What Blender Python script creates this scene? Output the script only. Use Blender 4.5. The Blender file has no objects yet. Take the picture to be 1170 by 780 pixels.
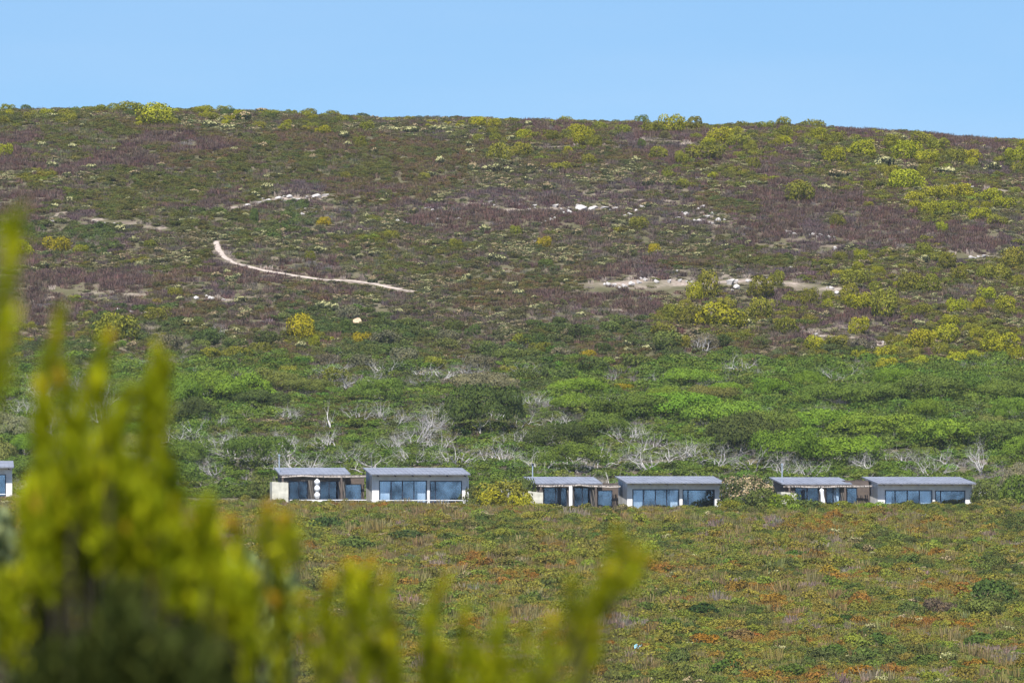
import bpy, math, random
import numpy as np
from mathutils import Vector, Matrix

C = bpy.context.scene
col = C.collection
R = math.radians
F = 8366.0                       # focal length in pixels of the 1170 wide photograph
LEVEL = 572.0                    # row of the level sight line

# ------------------------------------------------------------------ camera, sky, sun
cam_d = bpy.data.cameras.new('camera'); cam = bpy.data.objects.new('camera', cam_d); col.objects.link(cam)
cam.location = (0, 0, 0); cam.rotation_euler = (R(90) + math.atan((LEVEL - 390) / F), 0, 0)
cam_d.sensor_width = 36; cam_d.lens = 36 * F / 1170
cam_d.clip_start = 0.5; cam_d.clip_end = 20000
cam_d.dof.use_dof = True; cam_d.dof.focus_distance = 680; cam_d.dof.aperture_fstop = 13.8
cam_d.dof.aperture_blades = 9
C.camera = cam

SUN_EL, SUN_AZ = 56.0, 187.0     # azimuth measured clockwise from +Y (the view direction)
world = bpy.data.worlds.new("World"); C.world = world; world.use_nodes = True
wn = world.node_tree; wn.nodes.clear()
w_out = wn.nodes.new('ShaderNodeOutputWorld'); w_bg = wn.nodes.new('ShaderNodeBackground')
w_sky = wn.nodes.new('ShaderNodeTexSky'); w_sky.sky_type = 'NISHITA'; w_sky.sun_disc = False
w_sky.sun_elevation = R(SUN_EL); w_sky.sun_rotation = R(SUN_AZ)
w_sky.altitude = 0; w_sky.air_density = 1.0; w_sky.dust_density = 0.0; w_sky.ozone_density = 3.0
w_tc = wn.nodes.new('ShaderNodeTexCoord'); w_map = wn.nodes.new('ShaderNodeVectorMath'); w_map.operation = 'ADD'
w_map.inputs[1].default_value = (0, 0, 0.085)
w_bg.inputs['Strength'].default_value = 0.072
w_n = wn.nodes.new('ShaderNodeTexNoise'); w_n.inputs['Scale'].default_value = 9; w_n.inputs['Detail'].default_value = 4
w_nm = wn.nodes.new('ShaderNodeMapping'); w_nm.inputs['Scale'].default_value = (1, 1, 5)
w_r = wn.nodes.new('ShaderNodeMapRange'); w_r.inputs['From Min'].default_value = 0.45; w_r.inputs['From Max'].default_value = 0.8
w_r.inputs['To Max'].default_value = 0.10
w_mix = wn.nodes.new('ShaderNodeMix'); w_mix.data_type = 'RGBA'; w_mix.inputs['B'].default_value = (7.5, 7.8, 8.3, 1)
L = wn.links.new
L(w_tc.outputs['Generated'], w_map.inputs[0]); L(w_map.outputs[0], w_sky.inputs['Vector'])
L(w_tc.outputs['Generated'], w_nm.inputs['Vector']); L(w_nm.outputs[0], w_n.inputs['Vector']); L(w_n.outputs['Fac'], w_r.inputs['Value'])
w_tint = wn.nodes.new('ShaderNodeMix'); w_tint.data_type = 'RGBA'; w_tint.blend_type = 'MULTIPLY'; w_tint.inputs['Factor'].default_value = 1
w_tint.inputs['B'].default_value = (.80, .965, 1.10, 1)
L(w_sky.outputs[0], w_tint.inputs['A']); L(w_tint.outputs['Result'], w_mix.inputs['A'])
L(w_r.outputs[0], w_mix.inputs['Factor']); L(w_mix.outputs['Result'], w_bg.inputs[0]); L(w_bg.outputs[0], w_out.inputs[0])

sun_d = bpy.data.lights.new('sun', 'SUN'); sun = bpy.data.objects.new('sun', sun_d); col.objects.link(sun)
sun_d.energy = 4.9; sun_d.angle = R(0.5); sun_d.color = (1.0, 0.96, 0.9)
_az, _el = R(SUN_AZ), R(SUN_EL)
sdir = Vector((math.sin(_az) * math.cos(_el), math.cos(_az) * math.cos(_el), math.sin(_el)))
sun.rotation_euler = sdir.to_track_quat('Z', 'Y').to_euler()
sun.location = (0, 0, 120)

C.view_settings.view_transform = 'Standard'; C.view_settings.look = 'None'
C.view_settings.exposure = 0.80; C.view_settings.gamma = 1
C.render.engine = 'CYCLES'
cy = C.cycles
cy.use_denoising = True; cy.max_bounces = 6; cy.diffuse_bounces = 2; cy.glossy_bounces = 2
cy.transmission_bounces = 3; cy.transparent_max_bounces = 8; cy.use_adaptive_sampling = True
cy.adaptive_threshold = 0.005
cy.sample_clamp_indirect = 4; cy.volume_bounces = 0; cy.volume_max_steps = 64

# ------------------------------------------------------------------ helpers
rng = np.random.default_rng(7)
random.seed(7)

def tag(o, label=None, cat=None, group=None, kind=None):
    if label: o['label'] = label
    if cat: o['category'] = cat
    if group: o['group'] = group
    if kind: o['kind'] = kind
    return o

_vn = {}
def vnoise(x, y, seed=0):
    """smooth value noise in 0..1 (unit lattice)"""
    if seed not in _vn: _vn[seed] = np.random.default_rng(1000 + seed).random((256, 256))
    T = _vn[seed]
    xi = np.floor(x).astype(int); yi = np.floor(y).astype(int)
    fx = x - xi; fy = y - yi
    fx = fx * fx * (3 - 2 * fx); fy = fy * fy * (3 - 2 * fy)
    a = T[xi % 256, yi % 256]; b = T[(xi + 1) % 256, yi % 256]; c = T[xi % 256, (yi + 1) % 256]; d = T[(xi + 1) % 256, (yi + 1) % 256]
    return (a * (1 - fx) + b * fx) * (1 - fy) + (c * (1 - fx) + d * fx) * fy
def fbm(x, y, seed=0, oct=3):
    s = 0; a = 0.5; t = 0
    for k in range(oct):
        s = s + a * vnoise(x * 2 ** k + 17 * k, y * 2 ** k + 31 * k, seed + k); t += a; a *= 0.5
    return s / t

PY = [-3000, -600, -120, -12, 0, 12, 28, 60, 120, 250, 380, 460, 480, 560, 618, 632, 637, 654, 668, 700, 760, 840, 920, 975, 1000, 1025, 1060, 1200, 1700, 3000, 6000]
PZ = [-70, -45, -12, -1.8, -1.65, -1.7, -2.0, -6, -20, -32, -24, -14, -12, -6.0, -1.45, -0.55, -.15, 0.0, 1.2, 5.0, 13.2, 26.8, 41.0, 49.0, 51.3, 52.2, 51.0, 38, 10, -20, -30]
_yy = np.arange(-3000, 6000, 2.0); _zz = np.interp(_yy, PY, PZ)
_k = np.ones(7) / 7; _zs = np.convolve(np.pad(_zz, 3, mode='edge'), _k, mode='valid')
_near = np.abs(_yy) < 40
_zs[_near] = _zz[_near]
CX = [-900, -400, 0, 200, 300, 430, 700, 850, 1000, 1100, 1170, 1600, 2200]
CR = [118, 122, 128, 127, 130, 137, 143, 147, 154, 160, 163, 176, 190]
def height(X, Y):
    X = np.asarray(X, float); Y = np.asarray(Y, float)
    z = np.interp(Y, _yy, _zs)
    px = 585 + X / np.maximum(Y, 400) * F
    ramp = np.clip((Y - 700) / 300, 0, 1.3)
    z = z + (143 - np.interp(px, CX, CR)) * 0.1195 * ramp
    pad = np.interp(px, [-300, 0, 480, 700, 1050, 1500], [.6, .5, 0, -.5, -.2, 0]) * np.exp(-((Y - 641) / 40.0) ** 2)
    z = z + pad
    far = np.clip((Y - 455) / 60, 0, 1) * np.clip(np.abs(Y - 641) / 18 - 0.8, 0, 1)
    z = z + far * ((fbm(X / 26, Y / 26, 3) - .5) * 1.6 + (fbm(X / 7, Y / 7, 9, 2) - .5) * .5)
    return z
def ground(px, py, y0=455.0, y1=1040.0):
    """world point where the sight line through photo pixel (px,py) first meets the ground"""
    Y = np.arange(y0, y1, 0.5)
    X = (px - 585) / F * Y
    d = (LEVEL - py) / F * Y - height(X, Y)
    i = np.argmax(d <= 0)
    if d[i] > 0: i = int(np.argmin(d))
    if i > 0 and d[i - 1] > d[i]:
        t = d[i - 1] / (d[i - 1] - d[i]); y = Y[i - 1] + 0.5 * t
    else: y = Y[i]
    return Vector((float((px - 585) / F * y), float(y), float(height((px - 585) / F * y, y))))
def to_px(X, Y, Z): return 585 + X / Y * F, LEVEL - Z / Y * F

# ---- zone map of the slope, one letter per patch of vegetation
ZM = ["gcycyccgyccccgcbyygpypppppp"[:26],
      "gggbbccbgcccbypypyyppppyppp"[:26],
      "pggppbgbbbbbybybwppyyyyypyc"[:26],
      "pppppbggggbbccbbppypcyyycwp"[:26],
      "cycgggggbbbccccccyypcyyyyyc"[:26],
      "pggggpgwwbpwwwwwwbbpppyyyyc"[:26],
      "pwwggggdwccppppccwwpwppyycc"[:26],
      "gdwcccgccyccccyccccpwwpppwp"[:26],
      "pcyccgwgcgggccccpbgggycywyy"[:26],
      "pppppbpppggbbbbpwwwwpyyyyyy"[:26],
      "pwwpbwcbccccbbpppyywwycycyy"[:26],
      "ppydbcppdwccccccpyyyyppyyyy"[:26],
      "yyyddgcyyddgcgdddyycpwwyyyy"[:26],
      "ddcyddgbgdgbdddbbdbcydyyyyy"[:26],
      "ttttttggggdggdtbtttttttttt"]
ZM = [(r + r[-1] * 26)[:26] for r in ZM]
ZL = 'gpbycwdt'
def zone(px, py, jx, jy):
    i = np.clip(((px + jx) / 45).astype(int), 0, 25); j = np.clip(((py + jy - 110) / 22).astype(int), 0, 14)
    arr = np.array([[ZL.index(ch) for ch in r] for r in ZM])
    return arr[j, i]

# ---- sandy bands as pixel polylines turned into ground lines: (points, width in metres)
BANDS = [([(247, 276), (249, 285), (256, 294), (268, 301), (300, 309), (335, 315), (370, 320), (400, 321), (425, 324), (447, 329), (468, 333)], 2.3, 'path'),
         ([(686, 325), (720, 323), (760, 323), (803, 325)], 5.0, 'sand'),
         ([(826, 322), (860, 320), (900, 323), (955, 331)], 4.0, 'sand'),
         ([(905, 313), (930, 311), (962, 313)], 2.2, 'sand'),
         ([(925, 381), (950, 385), (975, 391), (1000, 398), (1018, 389)], 2.6, 'sand'),
         ([(60, 332), (95, 334), (130, 336), (168, 337)], 2.0, 'sand'),
         ([(220, 343), (240, 341), (255, 343), (278, 342)], 2.4, 'sand'),
         ([(270, 237), (300, 230), (320, 226), (352, 227), (378, 224)], 2.6, 'sand'),
         ([(1095, 293), (1120, 292), (1140, 294)], 3.2, 'sand'),
         ([(1095, 214), (1130, 217), (1150, 218)], 2.6, 'sand'),
         ([(655, 351), (680, 353), (712, 356)], 1.6, 'sand'),
         ([(105, 250), (130, 253), (160, 257), (190, 262)], 2.6, 'sand'),
         ([(562, 237), (600, 240), (640, 238), (675, 239), (705, 238)], 1.6, 'sand'),
         ([(630, 167), (660, 168), (690, 166)], 1.8, 'sand'),
         ([(735, 161), (770, 161), (800, 168)], 1.8, 'sand')]
BL = []
for pts, w, k in BANDS:
    P = []
    for (a, b) in zip(pts[:-1], pts[1:]):
        n = max(2, int(math.hypot(b[0] - a[0], (b[1] - a[1]) * 2) / 6))
        for t in np.linspace(0, 1, n, endpoint=False): P.append(ground(a[0] + (b[0] - a[0]) * t, a[1] + (b[1] - a[1]) * t))
    P.append(ground(*pts[-1])); BL.append((np.array([(p.x, p.y) for p in P]), w * (.34 if k == 'path' else .33 if w > 3.5 else .26), k))
def band_dist(X, Y):
    """(distance across band) / half width, smallest over all bands; y distances count forward clearance"""
    wob = .75 + .9 * fbm(X / 5, Y / 5, 88)
    best = np.full(np.shape(X), 99.0); clear = np.full(np.shape(X), 99.0)
    for P, w, k in BL:
        a = P[:-1]; b = P[1:]
        lo = P.min(0) - 14; hi = P.max(0) + 14
        m = (X > lo[0]) & (X < hi[0]) & (Y > lo[1]) & (Y < hi[1])
        if not m.any(): continue
        x = X[m][:, None]; y = Y[m][:, None]
        d = b - a; ll = (d ** 2).sum(1) + 1e-9
        t = np.clip(((x - a[:, 0]) * d[:, 0] + (y - a[:, 1]) * d[:, 1]) / ll, 0, 1)
        dx = x - (a[:, 0] + t * d[:, 0]); dy = y - (a[:, 1] + t * d[:, 1])
        r = (np.sqrt(dx ** 2 + dy ** 2)).min(1) / w * wob[m]
        best[m] = np.minimum(best[m], r)
        dyf = np.where(dy < 0, dy / 2.6, dy)          # a longer clearing on the near side
        clear[m] = np.minimum(clear[m], np.sqrt(dx ** 2 + dyf ** 2).min(1) / w * wob[m])
    return best, clear

def link(name, me, parent=None, mats=()):
    o = bpy.data.objects.new(name, me); col.objects.link(o)
    for m in mats:
        if m.name not in [x.name for x in me.materials if x]: me.materials.append(m)
    if parent: o.parent = parent
    return o
def raw_mesh(name, V, Fc, mi=None, tone=None, mats=(), smooth=False):
    V = np.asarray(V, np.float32); Fc = np.asarray(Fc, np.int32); n = Fc.shape[1]
    me = bpy.data.meshes.new(name)
    me.vertices.add(len(V)); me.vertices.foreach_set('co', V.ravel())
    me.loops.add(Fc.size); me.loops.foreach_set('vertex_index', Fc.ravel())
    me.polygons.add(len(Fc)); me.polygons.foreach_set('loop_start', np.arange(0, Fc.size, n, dtype=np.int32))
    me.polygons.foreach_set('loop_total', np.full(len(Fc), n, np.int32))
    for m in mats: me.materials.append(m)
    if mi is not None: me.polygons.foreach_set('material_index', np.asarray(mi, np.int32))
    if tone is not None:
        at = me.attributes.new('tone', 'FLOAT', 'FACE'); at.data.foreach_set('value', np.asarray(tone, np.float32))
    if smooth: me.polygons.foreach_set('use_smooth', np.ones(len(Fc), bool))
    me.update(); me.validate()
    return me
class MB:
    """collects quads and triangles into one mesh"""
    def __init__(s): s.v = []; s.f = []; s.m = []
    def add(s, vs, fs, m=0):
        b = len(s.v); s.v += [tuple(p) for p in vs]; s.f += [tuple(i + b for i in f) for f in fs]; s.m += [m] * len(fs)
    def box(s, x0, x1, y0, y1, z0, z1, m=0):
        s.add([(x0, y0, z0), (x1, y0, z0), (x1, y1, z0), (x0, y1, z0), (x0, y0, z1), (x1, y0, z1), (x1, y1, z1), (x0, y1, z1)],
              [(0, 3, 2, 1), (4, 5, 6, 7), (0, 1, 5, 4), (1, 2, 6, 5), (2, 3, 7, 6), (3, 0, 4, 7)], m)
    def tube(s, pts, rad, n=6, m=0, cap=True):
        pts = [Vector(p) for p in pts]; b = len(s.v)
        for i, p in enumerate(pts):
            d = (pts[min(i + 1, len(pts) - 1)] - pts[max(i - 1, 0)]).normalized()
            u = d.orthogonal().normalized(); w = d.cross(u); r = rad[i] if hasattr(rad, '__len__') else rad
            for k in range(n):
                a = 2 * math.pi * k / n; s.v.append(tuple(p + (u * math.cos(a) + w * math.sin(a)) * r))
        for i in range(len(pts) - 1):
            for k in range(n):
                s.f.append((b + i * n + k, b + i * n + (k + 1) % n, b + (i + 1) * n + (k + 1) % n, b + (i + 1) * n + k)); s.m.append(m)
        if cap:
            s.f.append(tuple(b + k for k in reversed(range(n)))); s.f.append(tuple(b + (len(pts) - 1) * n + k for k in range(n))); s.m += [m, m]
    def mesh(s, name, mats=(), smooth=False):
        me = bpy.data.meshes.new(name); me.from_pydata(s.v, [], s.f)
        for m in mats: me.materials.append(m)
        me.polygons.foreach_set('material_index', s.m)
        if smooth: me.polygons.foreach_set('use_smooth', [True] * len(s.f))
        me.update(); return me
    def build(s, name, mats, parent=None, smooth=False):
        if not isinstance(mats, (list, tuple)): mats = [mats]
        return link(name, s.mesh(name, mats, smooth), parent)

# ------------------------------------------------------------------ materials
def new_mat(name):
    m = bpy.data.materials.new(name); m.use_nodes = True; m.node_tree.nodes.clear(); return m, m.node_tree
def simple_mat(name, c, rough=0.7, noise=0.15, scale=3.0, metallic=0, spec=0.4):
    m, t = new_mat(name); N = t.nodes; l = t.links.new
    o = N.new('ShaderNodeOutputMaterial'); p = N.new('ShaderNodeBsdfPrincipled')
    p.inputs['Roughness'].default_value = rough; p.inputs['Metallic'].default_value = metallic
    p.inputs['Specular IOR Level'].default_value = spec
    tc = N.new('ShaderNodeTexCoord'); n = N.new('ShaderNodeTexNoise'); n.inputs['Scale'].default_value = scale; n.inputs['Detail'].default_value = 5
    mr = N.new('ShaderNodeMapRange'); mr.inputs['From Min'].default_value = .3; mr.inputs['From Max'].default_value = .7; mr.inputs['To Min'].default_value = 1 - noise; mr.inputs['To Max'].default_value = 1 + noise
    mx = N.new('ShaderNodeMix'); mx.data_type = 'RGBA'; mx.blend_type = 'MULTIPLY'; mx.inputs['Factor'].default_value = 1
    mx.inputs['A'].default_value = (*c, 1)
    l(tc.outputs['Object'], n.inputs['Vector']); l(n.outputs['Fac'], mr.inputs['Value']); l(mr.outputs[0], mx.inputs['B'])
    l(mx.outputs['Result'], p.inputs['Base Color']); l(p.outputs[0], o.inputs[0]); return m
def leaf_mat(name, src='object', color=None, transl=0.25, spread=0.36, hue=(1.25, 1.05, 0.6)):
    """colour comes from the plant itself (object colour or instance tint), with leaf to leaf differences"""
    m, t = new_mat(name); N = t.nodes; l = t.links.new
    o = N.new('ShaderNodeOutputMaterial')
    if src == 'object': c = N.new('ShaderNodeObjectInfo'); cs = c.outputs['Color']
    elif src == 'inst':
        c = N.new('ShaderNodeAttribute'); c.attribute_type = 'INSTANCER'; c.attribute_name = 'tint'; cs = c.outputs['Color']
    else: c = N.new('ShaderNodeRGB'); c.outputs[0].default_value = (*color, 1); cs = c.outputs[0]
    a = N.new('ShaderNodeAttribute'); a.attribute_name = 'tone'
    mr = N.new('ShaderNodeMapRange'); mr.inputs['To Min'].default_value = 1 - spread; mr.inputs['To Max'].default_value = 1 + spread
    mx = N.new('ShaderNodeMix'); mx.data_type = 'RGBA'; mx.blend_type = 'MULTIPLY'; mx.inputs['Factor'].default_value = 1
    l(a.outputs['Fac'], mr.inputs['Value']); l(cs, mx.inputs['A']); l(mr.outputs[0], mx.inputs['B'])
    h = N.new('ShaderNodeMix'); h.data_type = 'RGBA'; h.blend_type = 'MULTIPLY'; h.inputs['B'].default_value = (*hue, 1)
    p3 = N.new('ShaderNodeMath'); p3.operation = 'POWER'; p3.inputs[1].default_value = 3
    l(a.outputs['Fac'], p3.inputs[0]); l(p3.outputs[0], h.inputs['Factor']); l(mx.outputs['Result'], h.inputs['A'])
    d = N.new('ShaderNodeBsdfDiffuse'); tr = N.new('ShaderNodeBsdfTranslucent'); ms = N.new('ShaderNodeMixShader'); ms.inputs[0].default_value = transl
    l(h.outputs['Result'], d.inputs[0]); l(h.outputs['Result'], tr.inputs[0]); l(d.outputs[0], ms.inputs[1]); l(tr.outputs[0], ms.inputs[2])
    l(ms.outputs[0], o.inputs[0]); return m
M_leaf = leaf_mat('leaves'); M_leaf_i = leaf_mat('cover_leaves', 'inst')
M_cream = leaf_mat('cream_flowers', 'rgb', (0.42, 0.40, 0.19), 0.1, 0.35, (1, 1, 1))
M_cream2 = leaf_mat('faded_flowers', 'rgb', (0.34, 0.26, 0.15), 0.1, 0.35, (1, 1, 1))
M_bark = simple_mat('grey_bark', (0.42, 0.39, 0.36), 0.9, 0.3, 2.0)
M_dead = leaf_mat('bleached_wood', 'object', None, 0.0, 0.3, (1, 1, 1))
M_stem_i = leaf_mat('stalks', 'inst', None, 0.05, 0.5, (1.1, 1.0, 0.95))

# ------------------------------------------------------------------ plant shapes
def rand_dirs(r, n, zmin=-0.25):
    z = r.uniform(zmin, 1, n); a = r.uniform(0, 2 * math.pi, n); q = np.sqrt(1 - z * z)
    return np.stack([q * np.cos(a), q * np.sin(a), z], 1)
def leaf_faces(r, P, Nn, size, aspect=0.6, jit=0.55):
    n = len(P)
    Nn = Nn + r.normal(0, jit, (n, 3)); Nn /= np.linalg.norm(Nn, axis=1)[:, None]
    T = np.cross(Nn, r.normal(0, 1, (n, 3))); T /= np.linalg.norm(T, axis=1)[:, None] + 1e-9
    B = np.cross(Nn, T); s = size * r.uniform(0.55, 1.35, n)[:, None]
    V = np.stack([P - T * s, P - B * s * aspect, P + T * s, P + B * s * aspect], 1).reshape(-1, 3)
    return V, np.arange(4 * n).reshape(-1, 4)
def lump_set(r, k, flat, spread=0.62):
    """k lumps of a crown of radius 1; the crown sits on z=0"""
    Cc = [(0, 0, flat * .45, .55)]
    for i in range(k - 1):
        a = 2 * math.pi * (i + r.uniform(-.35, .35)) / (k - 1) * 1.618 * 2; q = spread * math.sqrt(r.uniform(.12, 1))
        rr = r.uniform(.22, .42) * (1.15 - .3 * q)
        Cc.append((q * math.cos(a), q * math.sin(a), flat * r.uniform(.25, .85) * (1.1 - .45 * q * q), rr))
    return np.array(Cc)
def crown(name, seed, nf=500, leaf=0.09, k=8, flat=0.8, mats=None, flower=0.0, fmat=1, low=-0.3, spread=.62, jit=.5, core=True):
    r = np.random.default_rng(seed); Lp = lump_set(r, k, flat, spread)
    w = Lp[:, 3] ** 2; cnt = r.choice(len(Lp), nf * 2, p=w / w.sum())
    D = rand_dirs(r, nf * 2, low); c = Lp[cnt]
    P = c[:, :3] + D * c[:, 3:4] * r.uniform(.80, 1.06, (nf * 2, 1)) * np.array([1, 1, flat * .9 + .2])
    keep = np.ones(len(P), bool)
    for q in Lp:
        dd = np.linalg.norm((P - q[:3]) / np.array([1, 1, flat * .9 + .2]), axis=1); keep &= dd > q[3] * .72
    keep &= P[:, 2] > 0.02
    P = P[keep][:nf]; D = D[keep][:nf]
    V, Fc = leaf_faces(r, P, D, leaf, .62, jit)
    tone = r.random(len(P)); blob = fbm(P[:, 0] * 3 + 9, P[:, 1] * 3 + P[:, 2] * 4 + seed, 5); tone = np.clip(tone * .6 + blob * .5 - .05, 0, 1)
    mi = np.zeros(len(P), int)
    if flower > 0:
        top = (D[:, 2] > .45) & (P[:, 2] > flat * .5); mi[top & (r.random(len(P)) < flower)] = fmat
    return raw_mesh(name, V, Fc, mi, tone, mats or [M_leaf])
def tussock(name, seed, n=46, h=1.0, w=.05, spread=.5, mats=None):
    r = np.random.default_rng(seed)
    a = r.uniform(0, 6.283, n); q = spread * np.sqrt(r.random(n)); B = np.stack([q * np.cos(a), q * np.sin(a), np.zeros(n)], 1)
    T = B * r.uniform(1.1, 1.7, (n, 1)); T[:, 2] = h * r.uniform(.4, 1.0, n); T[:, :2] += r.normal(0, .08, (n, 2))
    b = r.uniform(0, 3.14, n); S = np.stack([np.cos(b), np.sin(b), np.zeros(n)], 1) * w
    Mid = (B + T) / 2; Mid[:, :2] -= B[:, :2] * .08
    V = np.stack([B - S * .5, B + S * .5, T + S * .35, T - S * .35], 1).reshape(-1, 3)
    return raw_mesh(name, V, np.arange(4 * n).reshape(-1, 4), np.zeros(n, int), r.random(n), mats or [M_stem_i])
def branching(mb, r, p, d, length, rad, depth, tips=None, fork=3, upd=.25):
    pts = [p]; rads = [rad]; q = p; dd = d
    for i in range(4):
        dd = (dd + Vector(r.normal(0, .22, 3).tolist()) + Vector((0, 0, upd * .3))).normalized(); q = q + dd * length / 4
        pts.append(q); rads.append(rad * (1 - .13 * (i + 1)))
    mb.tube(pts, rads, 5 if depth > 1 else 3, cap=False)
    if depth <= 0:
        if tips is not None: tips.append(q)
        return
    for k in range(fork):
        src = pts[r.integers(2, 5)] if k else q
        nd = (dd + Vector(r.normal(0, .62, 3).tolist()) + Vector((0, 0, upd))).normalized()
        branching(mb, r, src, nd, length * r.uniform(.55, .85), rads[-1] * r.uniform(.62, .85), depth - 1, tips, fork, upd)
def dead_mesh(name, seed, mat, depth=4, lean=0.2, stems=3, spreadf=1.0, fork=3):
    r = np.random.default_rng(seed); mb = MB()
    for s in range(stems):
        a = r.uniform(0, 6.28); d = Vector((math.cos(a) * .7 * spreadf, math.sin(a) * .5 * spreadf, 1)).normalized()
        branching(mb, r, Vector((r.normal(0, .08), r.normal(0, .08), -.05)), d, .42, .027 if stems > 4 else .042, depth, fork=fork, upd=.12)
    me = mb.mesh(name, [mat]); n = len(me.polygons)
    at = me.attributes.new('tone', 'FLOAT', 'FACE'); at.data.foreach_set('value', r.random(n).astype(np.float32))
    return me

LEAF2 = [M_leaf, M_cream, M_cream2]
bush_me = [crown('bush', 10 + i, 1700, .05, 11, .75, low=-.95) for i in range(6)]
blossom_me = crown('flowering_tree', 77, 3200, .035, 16, .7, LEAF2, .62, 2, low=-.3)
cream_me = [crown('flowering_bush', 30 + i, 620, .085, 8, .62, LEAF2, .72, 1 if i % 3 else 2, low=-.5) for i in range(6)]
tree_me = [crown('tree_crown', 50 + i, 6000, .025, 17 + i % 5, .52, low=-.1, spread=.80, jit=.33) for i in range(9)]
mound_me = [crown('field_bush', 90 + i, 1000, .06, 9, .5, jit=.6) for i in range(5)]
dead_me = [dead_mesh('dead_tree', 200 + i, M_dead, 4, stems=6 + i % 3, spreadf=1.9, fork=3) for i in range(8)]
dead_big = [dead_mesh('bare_tree', 220 + i, M_dead, 3, stems=1, spreadf=.4) for i in range(2)]
def trunk_mesh(seed):
    r = np.random.default_rng(seed); mb = MB()
    for s in range(3):
        a = r.uniform(0, 6.28); p = Vector((0, 0, -.12)); d = Vector((math.cos(a) * .7, math.sin(a) * .7, .8)).normalized()
        branching(mb, r, p, d, .38, .035, 2, upd=.1)
    return mb.mesh('trunk', [M_bark])
trunk_me = [trunk_mesh(300 + i) for i in range(4)]

# ------------------------------------------------------------------ ground sheet
def lin(a, b, s): return list(np.arange(a, b, s))
gx = np.array(sorted(set([-9000, -5000, -2500, -1200, -600, -350, -220, -160] + lin(-120, 120.1, 1.6) + [160, 220, 350, 600, 1200, 2500, 5000, 9000])))
gy = np.array(sorted(set([-3000, -1500, -800, -400, -200, -100, -50] + lin(-30, 60, 2.0) + lin(60, 440, 10) + lin(440, 1062, 1.6) + lin(1070, 1400, 30) + [1500, 1700, 2200, 3000, 4200, 5900])))
GX, GY = np.meshgrid(gx, gy); GZ = height(GX, GY)
nx, ny = len(gx), len(gy)
idx = np.arange(nx * ny).reshape(ny, nx)
Fg = np.stack([idx[:-1, :-1], idx[:-1, 1:], idx[1:, 1:], idx[1:, :-1]], -1).reshape(-1, 4)
Vg = np.stack([GX, GY, GZ], -1).reshape(-1, 3)
gme = raw_mesh('ground', Vg, Fg, smooth=True)
bd, _c = band_dist(Vg[:, 0], Vg[:, 1])
wig = fbm(Vg[:, 0] / 2.2, Vg[:, 1] / 3.5, 21)
wig2 = fbm(Vg[:, 0] / 1.3, Vg[:, 1] / 5, 22)
sand = np.clip((1.0 - bd) * 1.8 - (wig - .42) * 3.0 - (wig2 - .5) * 3.0, 0, 1)
pxg, pyg = to_px(Vg[:, 0], np.maximum(Vg[:, 1], 1), Vg[:, 2])
zg = zone(pxg, pyg, 0, 0)
hill = (Vg[:, 1] > 765)
sand = np.maximum(sand, np.where(hill & (zg == ZL.index('w')), np.clip((fbm(Vg[:, 0] / 3, Vg[:, 1] / 4, 33) - .62) * 6, 0, .6), 0))
at = gme.attributes.new('sand', 'FLOAT', 'POINT'); at.data.foreach_set('value', sand.astype(np.float32))
def ground_mat():
    m, t = new_mat('earth_and_litter'); N = t.nodes; l = t.links.new
    o = N.new('ShaderNodeOutputMaterial'); p = N.new('ShaderNodeBsdfPrincipled'); p.inputs['Roughness'].default_value = .95
    p.inputs['Specular IOR Level'].default_value = .1
    g = N.new('ShaderNodeNewGeometry'); n1 = N.new('ShaderNodeTexNoise'); n1.inputs['Scale'].default_value = .35; n1.inputs['Detail'].default_value = 8
    n2 = N.new('ShaderNodeTexNoise'); n2.inputs['Scale'].default_value = 2.5; n2.inputs['Detail'].default_value = 6
    r1 = N.new('ShaderNodeValToRGB'); e = r1.color_ramp.elements
    e[0].position = .35; e[0].color = (.085, .08, .04, 1); e[1].position = .65; e[1].color = (.15, .12, .09, 1)
    el = r1.color_ramp.elements.new(.5); el.color = (.11, .10, .055, 1)
    s1 = N.new('ShaderNodeValToRGB'); e = s1.color_ramp.elements; e[0].position = .35; e[0].color = (.22, .17, .14, 1); e[1].position = .62; e[1].color = (.42, .35, .30, 1)
    a = N.new('ShaderNodeAttribute'); a.attribute_name = 'sand'
    mx = N.new('ShaderNodeMix'); mx.data_type = 'RGBA'
    l(g.outputs['Position'], n1.inputs['Vector']); l(g.outputs['Position'], n2.inputs['Vector'])
    l(n1.outputs['Fac'], r1.inputs[0]); l(n2.outputs['Fac'], s1.inputs[0])
    l(a.outputs['Fac'], mx.inputs['Factor']); l(r1.outputs[0], mx.inputs['A']); l(s1.outputs[0], mx.inputs['B'])
    l(mx.outputs['Result'], p.inputs['Base Color']); l(p.outputs[0], o.inputs[0]); return m
M_ground = ground_mat(); gme.materials.append(M_ground)
g_o = link('ground', gme); tag(g_o, 'fynbos covered ground rising from the field to the long ridge', 'ground', kind='structure')

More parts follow.
